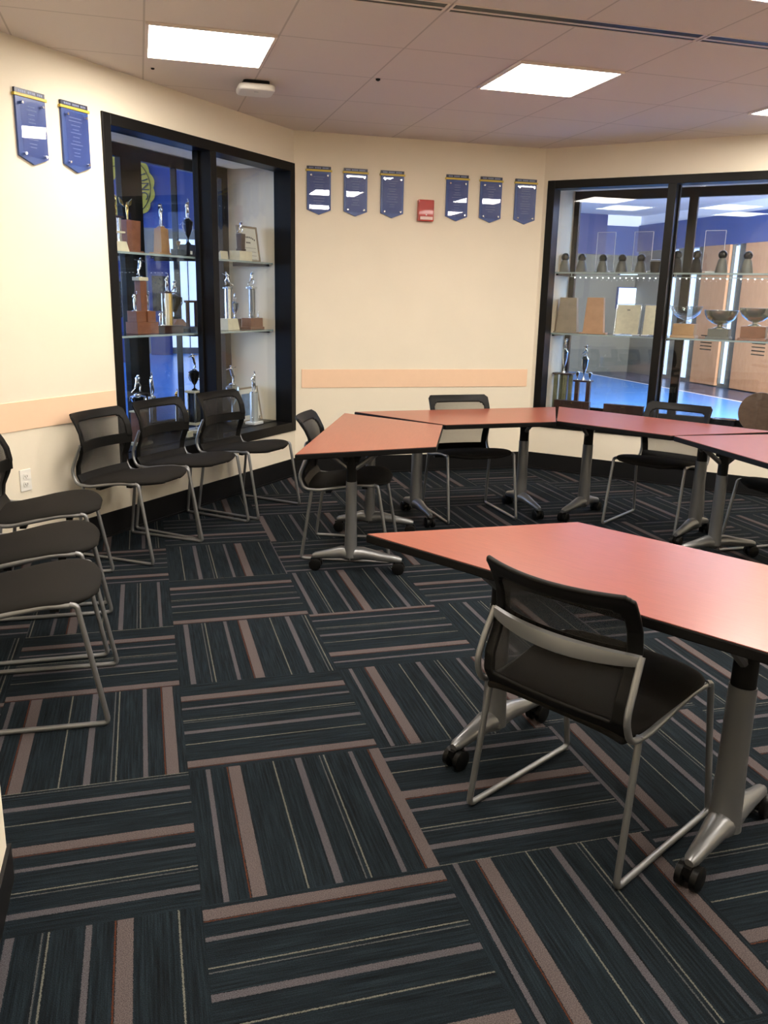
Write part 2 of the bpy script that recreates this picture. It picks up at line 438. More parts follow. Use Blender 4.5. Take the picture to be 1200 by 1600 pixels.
cor = [(1.08, 4.30), (3.13, 4.28), (5.2, 2.168), (5.2, -4.2), (-.457, -4.2), (-.457, -.40), (-.98, -.40), (-.98, 2.022)]
b = BM()
prism(b, [(0.95, 4.40), (3.2, 4.38), (5.3, 2.25), (5.3, -4.3), (-1.08, -4.3), (-1.08, 2.05)], H, H+0.08)
struct(obj('ceiling', b, 'ceiling'))

def wall_open(name, F, s0, s1, w0, w1, z0, z1):
    b = BM()
    box(b, s0, w0, 0, T, 0, H, f=F) if w0 > s0+1e-3 else None
    box(b, w1, s1, 0, T, 0, H, f=F)
    box(b, w0, w1, 0, T, 0, z0, f=F); box(b, w0, w1, 0, T, z1, H, f=F)
    return struct(obj(name, b, 'wall'))
W1 = (0.0, 1.962, 0.372, 2.385)      # s0, s1, z0, z1 of the left display window
W2 = (0.035, 2.01, 0.372, 2.370)
wall_open('wall_left', FA, 0.0, 3.072, W1[0]+.02, W1[1]-.02, W1[2]+.02, W1[3]-.02)
wall_open('wall_right', FC, 0.0, 2.957, W2[0]+.02, W2[1]-.02, W2[2]+.02, W2[3]-.02)
b = BM(); box(b, 0, 2.05, 0, T, 0, H, f=FB)
struct(obj('wall_far', b, 'wall'))
b = BM(); box(b, 5.2, 5.3, -4.3, 2.168, 0, H); struct(obj('wall_east', b, 'wall'))
b = BM(); box(b, -.457, 5.2, -4.3, -4.2, 0, H); struct(obj('wall_back', b, 'wall'))
b = BM(); box(b, -1.08, -.98, -.40, 2.02, 0, H); struct(obj('wall_side', b, 'wall'))
b = BM(); box(b, -1.08, -.457, -4.3, -.40, 0, H); struct(obj('wall_near', b, 'wall', bevel=0.004))

# baseboards
BH = 0.145
def baseb(name, F, s0, s1):
    b = BM(); box(b, s0, s1, -0.009, 0, 0, BH, f=F); box(b, s0, s1, -0.016, -0.009, 0, 0.012, f=F)
    struct(obj(name, b, 'base'))
baseb('baseboard_left', FA, 0.008, 3.06); baseb('baseboard_far', FB, 0.0, 2.05); baseb('baseboard_right', FC, 0.008, 2.95)
b = BM(); box(b, -.457, -.448, -4.19, -.40, 0, .10); box(b, -.975, -.448, -.40, -.391, 0, .10); struct(obj('baseboard_near', b, 'base'))
b = BM(); box(b, -.98, -.971, -.39, 2.0, 0, BH); struct(obj('baseboard_side', b, 'base'))

# peach rub rails
b = BM(); box(b, .055, 2.006, -0.006, 0, .712, .858, f=FB); struct(obj('trim_1', b, 'peach', bevel=0.001))
b = BM(); box(b, 1.972, 3.05, -0.006, 0, .716, .866, f=FA); struct(obj('trim_2', b, 'peach', bevel=0.001))

# ------------------------------------------------------------------ display windows and cases
def display(F, W, idx, D, backs, mull):
    s0, s1, z0, z1 = W
    fw = 0.062
    t = struct(bpy.data.objects.new('window_%d' % idx, None)); COL.objects.link(t)
    b = BM()
    # casing, proud of the wall by 12 mm and deep as the wall
    box(b, s0, s0+fw, -.012, .14, z0, z1, f=F); box(b, s1-fw, s1, -.012, .14, z0, z1, f=F)
    box(b, s0+fw, s1-fw, -.012, .14, z1-fw, z1, f=F); box(b, s0+fw, s1-fw, -.012, .14, z0, z0+.07, f=F)
    o = obj('window_frame', b, 'black_frame', t, bevel=0.003)
    b = BM(); box(b, mull-.031, mull+.031, -.010, .14, z0+.07, z1-fw, f=F)
    # sliding glazing stops beside the mullion
    box(b, mull-.045, mull+.045, .085, .125, z0+.07, z1-fw, f=F)
    obj('mullion', b, 'black_frame', t, bevel=0.002)
    for a, c in ((s0+fw, mull-.045), (mull+.045, s1-fw)):
        b = BM(); box(b, a, c, .10, .106, z0+.07, z1-fw, f=F)
        obj('pane', b, 'glass', t)
    # case shell
    t2 = struct(bpy.data.objects.new('trim_%d' % (idx+2), None)); COL.objects.link(t2)
    b = BM(); box(b, s0+.0, s0+.055, .14, D, z0-.02, z1+.02, f=F); obj('case_side', b, 'case_wall', t2)
    b = BM(); box(b, s1-.055, s1, .14, D, z0-.02, z1+.02, f=F); obj('case_side', b, 'case_wall', t2)
    b = BM(); box(b, s0, s1, .14, D+.05, z0-.06, z0+.075, f=F); obj('case_deck', b, 'black_frame', t2)
    b = BM(); box(b, s0, s1, .14, D+.05, z1-.022, z1+.03, f=F); obj('case_soffit', b, 'case_soffit', t2)
    b = BM()
    box(b, s0+.03, s1-.03, D, D+.05, z1-.10, z1-.022, f=F); box(b, s0+.03, s1-.03, D, D+.05, z0+.075, z0+.13, f=F)
    for a, c in backs: box(b, a, c, D, D+.05, z0+.1, z1-.06, f=F)
    obj('rear_frame', b, 'black_frame', t2, bevel=0.002)
    b = BM(); box(b, s0+.06, s1-.06, D+.02, D+.026, z0+.10, z1-.07, f=F); obj('rear_glass', b, 'glass', t2)
    # glow added to a grey soffit panel to light the case
    b = BM(); box(b, s0+.08, s1-.08, .16, .50, z1-.030, z1-.022, f=F); obj('case_soffit_glow', b, 'case_soffit_glow', t2)
    return t
D1, D2 = .57, .55
display(FA, W1, 1, D1, [(.055, .13), (1.02, 1.215), (.655, .668), (1.85, 1.93)], .985)
display(FC, W2, 2, D2, [(.085, .135), (1.045, 1.115), (1.9, 1.97)], 1.02)

# glass shelves
def shelf(F, s0, s1, d0, d1, z, label, group):
    o = Vector(F((s0+s1)/2, (d0+d1)/2, z))
    t = thing('glass_shelf', label, 'shelf', o, 0, group)
    g = lambda s, d, zz: tuple(Vector(F(s, d, zz)) - o)
    b = BM(); box(b, s0, s1, d0, d1, z-.010, z, f=g); obj('glass_slab', b, 'shelf_glass', t)
    b = BM(); box(b, s0, s1, d0-.004, d0, z-.012, z+.001, f=g); obj('front_edge', b, 'shelf_edge', t)
    for s in (s0, s1-.02):
        b = BM(); box(b, s, s+.02, d0+.03, d1-.02, z-.026, z-.010, f=g); obj('bracket', b, 'black_frame', t)
M['shelf_edge'] = mat('shelf_edge', (0.30, 0.36, 0.34), 0.15)
Z1, Z2 = 1.665, 1.163
shelf(FA, .06, .965, .16, .54, Z1, 'upper glass shelf behind the right pane of the left display window', 'glass shelves')
shelf(FA, .970, 1.90, .16, .54, Z1, 'upper glass shelf behind the left pane of the left display window', 'glass shelves')
shelf(FA, .06, .965, .16, .54, Z2, 'lower glass shelf behind the right pane of the left display window', 'glass shelves')
shelf(FA, .970, 1.90, .16, .54, Z2, 'lower glass shelf behind the left pane of the left display window', 'glass shelves')
shelf(FC, .09, 1.01, .16, .52, Z1, 'upper glass shelf behind the left pane of the right display window', 'glass shelves')
shelf(FC, 1.04, 1.955, .16, .52, Z1, 'upper glass shelf behind the right pane of the right display window', 'glass shelves')
shelf(FC, .09, 1.01, .16, .52, Z2, 'lower glass shelf behind the left pane of the right display window', 'glass shelves')
shelf(FC, 1.04, 1.955, .16, .52, Z2, 'lower glass shelf behind the right pane of the right display window', 'glass shelves')
# ------------------------------------------------------------------ ceiling fittings
def ceiling_light(x, y, label, group=None):
    t = thing('ceiling_light', label, 'ceiling light', (x+.3068, y+.3068, H-.012), 0, 'square ceiling light panels')
    b = BM()
    for a in ((-.3, .3, -.3, -.285), (-.3, .3, .285, .3), (-.3, -.285, -.285, .285), (.285, .3, -.285, .285)):
        box(b, *a, 0, .012)
    obj('light_frame', b, 'ceil_bar', t)
    b = BM(); box(b, -.285, .285, -.285, .285, .004, .010); obj('diffuser', b, 'panel', t)
    return t
lights = {(0, 1.965): 'bright square ceiling light panel above the left display window',
          (1.84, 1.965): 'bright square ceiling light panel near the middle of the ceiling',
          (3.68, 1.965): 'square ceiling light panel cut by the right edge, furthest right',
          (1.84, .215): 'square ceiling light panel at the top right, just beyond the slot diffuser',
          (0, .215): 'square ceiling light panel over the row of chairs on the left',
          (3.68, .215): 'square ceiling light panel over the right-hand tables',
          (0, -1.5): 'square ceiling light panel behind the viewer on the left',
          (1.84, -1.5): 'square ceiling light panel behind the foreground table',
          (3.68, -1.5): 'square ceiling light panel at the rear right corner',
          (1.84, -3.3): 'square ceiling light panel nearest the back wall, in the middle',
          (3.68, -3.3): 'square ceiling light panel nearest the back wall, on the right'}
for (x, y), lb in lights.items(): ceiling_light(x, y, lb)

def slot_diffuser(x0, x1, label):
    t = thing('slot_diffuser', label, 'air vent', ((x0+x1)/2, 1.33, H-.010), 0, 'linear slot diffusers')
    L = (x1-x0)/2-.004
    b = BM(); box(b, -L, L, -.047, .047, .0085, .010); obj('slot_back', b, 'black_frame', t)
    b = BM()
    box(b, -L, L, -.052, -.046, .006, .010); box(b, -L, L, .046, .052, .006, .010); box(b, -L, L, .004, .018, .006, .009)
    box(b, -L, -L+.010, -.05, .05, .005, .010); box(b, L-.010, L, -.05, .05, .005, .010)
    obj('slot_rail', b, 'ceil_bar', t)
for k, (a, c, lb) in enumerate([(-.0, 1.22, 'black slot air diffuser in the ceiling, leftmost of the line'), (1.225, 2.45, 'black slot air diffuser in the ceiling, middle of the line'),
                                (2.455, 3.68, 'black slot air diffuser in the ceiling, meeting the right edge of the view'), (3.685, 4.9, 'black slot air diffuser in the ceiling beyond the right edge')]):
    slot_diffuser(a, c, lb)

t = thing('wireless_access_point', 'white rounded box mounted on the ceiling beside the left light panel', 'access point', (.625, 2.95, H-.055))
b = BM()
def rrect(w, h, r, n=6):
    P = []
    for cx, cy, a0 in ((w-r, h-r, 0), (-w+r, h-r, 90), (-w+r, -h+r, 180), (w-r, -h+r, 270)):
        for k in range(n+1):
            a = R(a0+90*k/n); P.append((cx+r*math.cos(a), cy+r*math.sin(a)))
    return P
prism(b, rrect(.105, .105, .045), 0.0, .034); o = obj('cover', b, 'white', t, smooth=True, bevel=.012, seg=3)
b = BM(); prism(b, rrect(.075, .075, .02), .034, .055); obj('mount', b, 'black_plastic', t)
b = BM(); box(b, -.012, .012, -.04, -.034, -.001, .0); obj('emblem', b, mat('grey_print', (.3, .3, .3)), t)
b = BM(); lathe(b, [(.004, H-.012), (.012, H-.008), (.014, H)], (1.265, 2.60), 12)
tag(obj('ceiling_pin', b, 'black_plastic'), 'tiny dark pin in the ceiling left of the middle light panel', 'ceiling pin')
b = BM(); lathe(b, [(.004, H-.008), (.009, H-.006), (.010, H)], (.05, 2.82), 12)
tag(obj('ceiling_pin', b, 'black_plastic'), 'tiny dark pin in the ceiling below the left light panel', 'ceiling pin')

# ------------------------------------------------------------------ wall things
def banner(F, s, z0, z1, label, flip=1, seed=0, rot=0):
    """pennant-shaped honour board: s is its centre along the wall"""
    o = Vector(F(s, 0, z0)); rr = random.Random(seed)
    t = thing('honour_banner', label, 'wall plaque', o, 0, 'blue pennant-shaped honour boards')
    g = lambda x, y, z: tuple(Vector(F(s+x, y, z0+z)) - o)
    w = .092; h = z1-z0
    b = BM()
    P = [(-w, .035), (0, 0), (w, .035), (w, h-.036), (-w, h-.036)]
    prism(b, P, -.014, -.001, f=lambda x, z, y: g(x, y, z)); obj('board', b, 'banner_blue', t, bevel=.001)
    b = BM(); box(b, -w, w, -.014, -.001, h-.024, h, f=g); hd = obj('header', b, 'navy', t)
    b = BM()
    for k in range(14):
        x = -w+.016+k*.0115
        box(b, x, x+.008 if k % 5 != 3 else x+.001, -.0148, -.014, h-.017, h-.007, f=g)
    obj('lettering', b, 'ink', hd)
    b = BM(); box(b, -w-.009, w+.009, -.020, -.001, h-.037, h-.023, f=g); obj('yellow_bar', b, 'yellow', t, bevel=.002)
    b = BM(); box(b, -.076, .076, -.028, -.024, .032, h-.052, f=g); obj('acrylic_plate', b, 'acrylic', t)
    b = BM()
    z = h-.078
    for k in range(11):
        L = rr.uniform(.018, .045); x = -L
        while x < L:
            dx = rr.uniform(.003, .009)
            box(b, x, min(x+dx, L), -.0148, -.014, z, z+.0045, f=g); x += dx+.0025
        z -= .0205 if k % 3 else .016
        if z < .05: break
    obj('name_lettering', b, 'ink', t)
    for x, zz in ((-.064, h-.066), (.064, h-.066), (-.064, .046), (.064, .046)):
        b = BM(); c = Vector(g(x, 0, zz)); e = Vector(g(x, -.034, zz))
        tube(b, [c*0.3+e*0.7-(e-c)*.3, e], .0065, 10); obj('standoff', b, 'chrome', t)
    return t
for k, (x, lb) in enumerate([(.19, 'blue honour board on the far wall, leftmost, next to the left display window'), (.476, 'blue honour board on the far wall, second from the left'),
            (.768, 'blue honour board on the far wall, just left of the red fire alarm'), (1.301, 'blue honour board on the far wall, just right of the red fire alarm'),
            (1.588, 'blue honour board on the far wall, second from the right'), (1.888, 'blue honour board on the far wall, rightmost, next to the right display window')]):
    banner(FB, x, 2.028, 2.374, lb, 1, k)
for k, (x, lb) in enumerate([(2.162, 'blue honour board with yellow bar directly beside the left display window'), (2.451, 'blue honour board with a glare patch, second from the left display window'),
                             (2.75, 'blue honour board cut off by the left edge of the view')]):
    banner(FA, x, 2.040, 2.385, lb, 1, 20+k)

o = Vector(FB(1.04, 0, 2.095)); g = lambda x, y, z: tuple(Vector(FB(1.04+x, y, 2.095+z)) - o)
t = thing('fire_alarm', 'red fire alarm strobe box on the far wall between the blue boards', 'fire alarm', o)
b = BM(); box(b, -.064, .064, -.045, 0, -.08, .08, f=g); obj('housing', b, 'red', t, bevel=.006)
b = BM(); box(b, -.052, .052, -.056, -.045, -.070, -.046, f=g); obj('strobe_lens', b, 'lens', t, bevel=.003)
b = BM(); box(b, -.005, .005, -.047, -.045, -.036, -.030, f=g); obj('emblem', b, 'white', t)

o = Vector(FA(2.664, 0, .45)); g = lambda x, y, z: tuple(Vector(FA(2.664+x, y, .45+z)) - o)
t = thing('wall_outlet', 'white duplex power outlet low on the left wall behind the chairs', 'outlet', o)
b = BM(); box(b, -.036, .036, -.006, 0, -.058, .058, f=g); obj('cover_plate', b, 'white', t, bevel=.002)
for zz in (-.021, .021):
    b = BM(); prism(b, [(x, z+zz) for x, z in rrect(.017, .014, .008, 4)], -.009, -.006, f=lambda x, z, y: g(x, y, z)); so = obj('socket', b, 'white', t)
    b = BM(); box(b, -.008, -.005, -.0095, -.009, zz-.004, zz+.006, f=g); box(b, .005, .008, -.0095, -.009, zz-.004, zz+.006, f=g); box(b, -.002, .002, -.0095, -.009, zz-.010, zz-.006, f=g)
    obj('slot', b, 'black_plastic', so)

# ------------------------------------------------------------------ chair
TR = .0092
def back_y(z):
    K = [(.405, -.222), (.45, -.246), (.50, -.240), (.56, -.212), (.62, -.197), (.68, -.207), (.72, -.227), (.755, -.250), (.778, -.271)]
    if z <= K[0][0]: return K[0][1]
    for (a, ya), (c, yc) in zip(K, K[1:]):
        if z <= c:
            q = (z-a)/(c-a); q = q
            return ya+(yc-ya)*q
    return K[-1][1]
def back_pt(u, z):
    """u in -1..1 across"""
    hw = .222 if z > .5 else .216+(z-.41)*.06
    bow = .050*min(1, max(0, (z-.40)/.16))
    dz = 0.010*(u*u)*max(0, (z-.70)/.078)
    return Vector((u*hw, back_y(z)-bow*(1-u*u), z+dz*0.6))
def seat_z(y):
    K = [(-.235, .408), (-.18, .407), (-.08, .424), (0, .440), (.08, .451), (.14, .453), (.18, .449), (.21, .440), (.236, .424)]
    for (a, za), (c, zc) in zip(K, K[1:]):
        if y <= c: return za+(zc-za)*(y-a)/(c-a)
    return K[-1][1]
def shell_grid(pt, us, vs, keep, th):
    bm = BM(); V = {}
    for i, u in enumerate(us):
        for j, v in enumerate(vs): V[i, j] = bm.verts.new(pt(u, v))
    for i in range(len(us)-1):
        for j in range(len(vs)-1):
            if keep((us[i]+us[i+1])/2, (vs[j]+vs[j+1])/2):
                bm.faces.new((V[i, j], V[i+1, j], V[i+1, j+1], V[i, j+1]))
    for v in [v for v in bm.verts if not v.link_faces]: bm.verts.remove(v)
    return bm
def make_chair():
    t = thing('mesh_back_chair', 'chair', 'chair')
    # silver sled legs (front leg, floor runner, rear leg in one bent rod)
    for s in (-1, 1):
        x = .243*s
        P = smooth_path([(x*.965, .150, .440), (x*.975, .172, .436), (x, .249, TR), (x, -.249, TR), (x*.955, -.190, .408)], .022, 6)
        b = BM(); tube(b, P, TR, 10); obj('sled_leg', b, 'silver', t, smooth=True)
        # side rail: from the cross band down behind the shell and forward under the seat
        x2 = .229*s
        P = smooth_path([(x2*.975, -.203, .618), (x2, -.238, .54), (x2*1.01, -.262, .470), (x2*1.015, -.236, .404), (x2*1.02, -.150, .398), (x2*1.02, -.02, .422), (x2*1.02, .07, .437), (x2*1.02, .150, .436)], .03, 5)
        b = BM(); tube(b, P, TR, 10); obj('side_rail', b, 'silver', t, smooth=True)
    # silver band across the back
    bm = BM(); rings = []
    for k in range(25):
        u = -1+2*k/24
        hh = .026-.010*u*u if abs(u) < .97 else .015
        p = Vector((u*.224, -.206-.056*(1-u*u), .602+.004*u*u))
        rings.append([bm.verts.new(p+Vector((0, dy, dz))) for dy, dz in ((.004, hh*1.0), (-.006, hh*.8), (-.008, 0), (-.006, -hh*.8), (.004, -hh), (.006, 0))])
    for a, c in zip(rings, rings[1:]):
        for i in range(6): bm.faces.new((a[i], a[(i+1) % 6], c[(i+1) % 6], c[i]))
    bm.faces.new(rings[0]); bm.faces.new(rings[-1][::-1])
    obj('back_band', bm, 'silver', t, smooth=True)
    # black back border with its see-through mesh
    us = [-1+2*i/60 for i in range(61)]; vs = [.405+.373*j/58 for j in range(59)]
    def outside_corner(u, z):
        # rounded top corners
        x = abs(u)*.222; cx, cz, r = .222-.03, .778-.03, .03
        return x > cx and z > cz and (x-cx)**2+(z-cz)**2 > r*r
    def in_window(u, z):
        x = abs(u)*.222
        top = .736-.006*(1-(x/.19)**2)
        if not (.452 < z < top and x < .184): return False
        cx, cz, r = .152, top-.034, .032
        if x > cx and z > cz and (x-cx)**2+(z-cz)**2 > r*r: return False
        return True
    bm = shell_grid(lambda u, z: back_pt(u, z)+Vector((0, .004, 0)), us, vs, lambda u, z: not in_window(u, z) and not outside_corner(u, z), 0)
    o = obj('back_frame', bm, 'black_plastic', t, smooth=True)
    m = o.modifiers.new('solid', 'SOLIDIFY'); m.thickness = .014; m.offset = 0
    m = o.modifiers.new('sub', 'SUBSURF'); m.levels = 1; m.render_levels = 1
    vs2 = [.43+.322*j/16 for j in range(17)]; us2 = [-.88+1.76*i/14 for i in range(15)]
    bm = shell_grid(lambda u, z: back_pt(u, z)+Vector((0, .005, 0)), us2, vs2, lambda u, z: True, 0)
    obj('back_mesh', bm, 'mesh', t, smooth=True)
    # black strip added where the silver band looks dark through the mesh
    bm = BM(); rings = []
    for k in range(21):
        u = -.97+1.94*k/20
        p = back_pt(u, .602)+Vector((0, .0105, 0))
        rings.append([bm.verts.new(p+Vector((0, dy, dz))) for dy, dz in ((-.003, .029), (.003, .027), (.003, -.027), (-.003, -.029))])
    for a, c in zip(rings, rings[1:]):
        for i in range(4): bm.faces.new((a[i], a[(i+1) % 4], c[(i+1) % 4], c[i]))
    bm.faces.new(rings[0]); bm.faces.new(rings[-1][::-1])
    obj('dark_band_strip', bm, 'black_plastic', t, smooth=True)
    # seat
    bm = BM(); n = 22; V = []
    for j in range(n+1):
        v = j/n; y = -.238+.474*v
        # width with rounded front, slightly narrower at the rear
        w = .219+.026*math.sin(min(1, v*1.4)*math.pi/2)
        if v > .70:
            q = (v-.70)/.30; w *= (1-(q*.97)**2.8)**.5
        row = []
        for i in range(n+1):
            u = -1+2*i/n
            droop = -.012*abs(u)**8
            crown = .004*(1-u*u)
            fr_ = .010
            yy = y
            row.append(bm.verts.new((u*w, yy, seat_z(y)+droop+crown+fr_)))
        V.append(row)
    for j in range(n):
        for i in range(n): bm.faces.new((V[j][i], V[j][i+1], V[j+1][i+1], V[j+1][i]))
    o = obj('seat', bm, 'seat', t, smooth=True)
    m = o.modifiers.new('solid', 'SOLIDIFY'); m.thickness = .024; m.offset = -1 if o.data.polygons[0].normal.z > 0 else 1
    m = o.modifiers.new('sub', 'SUBSURF'); m.levels = 1; m.render_levels = 1
    for y in (-.10, .10):
        b = BM(); z = seat_z(y)-.030
        box(b, -.225, .225, y-.014, y+.014, z-.008, z+.004); obj('seat_crossbar', b, 'black_plastic', t)
    return t
chair0 = make_chair()
def place(cx, cy, heading, label, group, first=[True]):
    rz = R(heading-90)
    if first[0]:
        first[0] = False
        chair0.location = (cx, cy, 0); chair0.rotation_euler = (0, 0, rz); chair0['label'] = label; chair0['group'] = group
        return chair0
    return dup(chair0, (cx, cy, 0), rz, label, group)
GT, GW = 'mesh-back chairs at the tables', 'mesh-back chairs along the left wall'
place(1.113, -.479, 28, 'black mesh-back chair in the foreground, seen from behind at the nearest table', GT)
place(1.045, 2.195, -21, 'black mesh-back chair tucked under the left end table, facing right', GT)
place(2.030, 2.850, -88, 'black mesh-back chair behind the far table, in front of the peach wall rail', GT)
place(3.150, 2.340, -145.5, 'black mesh-back chair behind the far right table, in front of the right display window', GT)
place(3.440, 1.470, 183, 'black mesh-back chair cut by the right edge, behind the right-hand table', GT)
place(-.130, 2.440, -36, 'black mesh-back chair along the left wall, beside the power outlet', GW)
place(.185, 2.880, -42.8, 'black mesh-back chair in front of the left pane of the left display window', GW)
place(.590, 3.285, -43.5, 'black mesh-back chair in front of the right pane of the left display window', GW)
place(-.530, 1.80, -1, 'black mesh-back chair at the left edge, furthest back of the three in the side row', GW)
place(-.515, 1.185, 0, 'black mesh-back chair at the left edge, middle one of the three in the side row', GW)
place(-.485, .610, -2, 'black mesh-back chair at the left edge, nearest of the three in the side row', GW)

# ------------------------------------------------------------------ tables
TH = .695
def table_leg(t, x, y, flip=1):
    """one T leg: column at (x,y), foot running along local y"""
    b = BM(); lathe(b, [(.036, .085), (.033, .15), (.0295, .30), (.0285, .495)], (x, y), 22, sx=1.25, sy=1.0)
    leg = obj('leg', b, 'leg_silver', t, smooth=True)
    b = BM(); lathe(b, [(.027, .49), (.026, .60), (.026, .640)], (x, y), 18, sx=1.2); obj('leg_sleeve', b, 'black_plastic', leg, smooth=True)
    # foot: two tapering arms
    bm = BM()
    for ye in (-.205*flip, .275*flip):
        tube(bm, [(x, y, .098), (x, y+ye*.25, .104), (x, y+ye*.6, .090), (x, y+ye*.93, .078), (x, y+ye, .075)], .03, 14, rad=[.040, .034, .025, .019, .012])
    ball(bm, (x, y, .105), .040, 1.1, 1, .8)
    obj('foot', bm, 'leg_silver', leg, smooth=True)
    # casters
    for ye in (-.19*flip, .258*flip):
        bm = BM(); c = Vector((x, y+ye, .033))
        for dx in (-.020, .020):
            tube(bm, [c+Vector((dx-.011, 0, 0)), c+Vector((dx-.008, 0, 0)), c+Vector((dx+.008, 0, 0)), c+Vector((dx+.011, 0, 0))], .033, 20, rad=[.026, .033, .033, .026])
        tube(bm, [c+Vector((-.012, 0, 0)), c+Vector((.012, 0, 0))], .02, 12)
        cs = obj('caster', bm, 'rubber', leg, smooth=True)
        bm = BM(); tube(bm, [(x, y+ye, .030), (x, y+ye*.96, .070)], .011, 10)
        box(bm, x-.010, x+.010, y+ye-.026, y+ye+.026, .042, .066)
        obj('caster_hood', bm, 'black_plastic', cs)
    # head bracket and struts
    bm = BM()
    prism(bm, [(-.040, .600), (.040, .600), (.050, .650), (.085, .664), (-.085, .664), (-.050, .650)], -.022, .022, f=lambda a, z, q: (x+q, y+a, z))
    obj('head_bracket', bm, 'black_plastic', leg)
    bm = BM()
    for s in (-1, 1):
        tube(bm, [(x, y+s*.022, .565), (x, y+s*.15, .662)], .0135, 8)
    obj('strut', bm, 'leg_silver', leg, smooth=True)
def tbl(name, P, x, y, ang, legs, label, flip=1):
    t = thing(name, label, 'table', (x, y, 0), ang, 'cherry-topped folding tables')
    ins = .0025
    def shrink(P, d):
        n = len(P); out = []
        c = Vector((sum(p[0] for p in P)/n, sum(p[1] for p in P)/n))
        for i in range(n):
            p = Vector(P[i]); a = (Vector(P[i-1])-p).normalized(); q = (Vector(P[(i+1) % n])-p).normalized()
            bis = (a+q).normalized(); sn = math.sin(a.angle(q)/2); out.append(tuple(p+bis*(d/sn)))
        return out
    b = BM(); prism(b, P, TH-.030, TH-.0015); obj('edge_band', b, 'edge', t, bevel=.004)
    b = BM(); prism(b, shrink(P, .003), TH-.004, TH); obj('tabletop', b, 'laminate', t)
    b = BM(); a0, a1 = min(l[0] for l in legs), max(l[0] for l in legs); yl = legs[0][1]
    box(b, a0-.02, a1+.02, yl-.018, yl+.018, TH-.062, TH-.030); 
    obj('stretcher_beam', b, 'black_plastic', t)
    for lx, ly in legs: table_leg(t, lx, ly, flip)
    return t
def trap_local(s, w):
    # local x along the long side, local -y towards the short side
    return [(-s, 0), (s, 0), (s/2, -w), (-s/2, -w)]
sT, wT = .7540, .6600
def tbl_trap(mx, my, ang, label, lx=(-.39, .39), ly=-.215, flip=-1):
    return tbl('trapezoid_table', trap_local(sT, wT), mx, my, ang, [(lx[0], ly), (lx[1], ly)], label, flip)
def mid(x, y, a): return x+math.cos(a)*sT, y+math.sin(a)*sT
a1 = 1.1844; a2 = .0536; a3 = -1.0075; a5 = 2.0919
tbl_trap(*mid(.6023, 1.542, a1), a1, 'cherry-topped trapezoid table at the left end of the ring, nearest the left wall', (-.385, .395), -.222)
tbl_trap(*mid(1.2503, 2.9938, a2), a2, 'cherry-topped trapezoid table along the far wall, in the middle of the ring', (-.375, .41), -.195)
tbl_trap(*mid(2.7909, 3.1001, a3), a3, 'cherry-topped trapezoid table at the back right, in front of the right display window', (-.37, .41), -.235)
tbl_trap(*mid(1.3417, -1.1705, a5), a5, 'cherry-topped trapezoid table in the foreground with white glare at its right end', (-.395, .375), -.232)
# rectangular table at the right: inner edge runs away from the far right table
rec = [(-.762, 0), (.762, 0), (.762, -.76), (-.762, -.76)]
ang = R(-92)
ix, iy = 2.845, 1.775      # its inner far corner
u = Vector((math.cos(ang), math.sin(ang)))
n_ = Vector((math.sin(ang+math.pi), -math.cos(ang+math.pi)))
cx, cy = ix+u.x*.762, iy+u.y*.762
tbl('rectangular_table', [(-.762, 0), (.762, 0), (.762, -.76), (-.762, -.76)], cx, cy, ang+math.pi, [(.59, -.225), (-.55, -.225)], 'cherry-topped rectangular table cut off by the right edge of the view', -1)
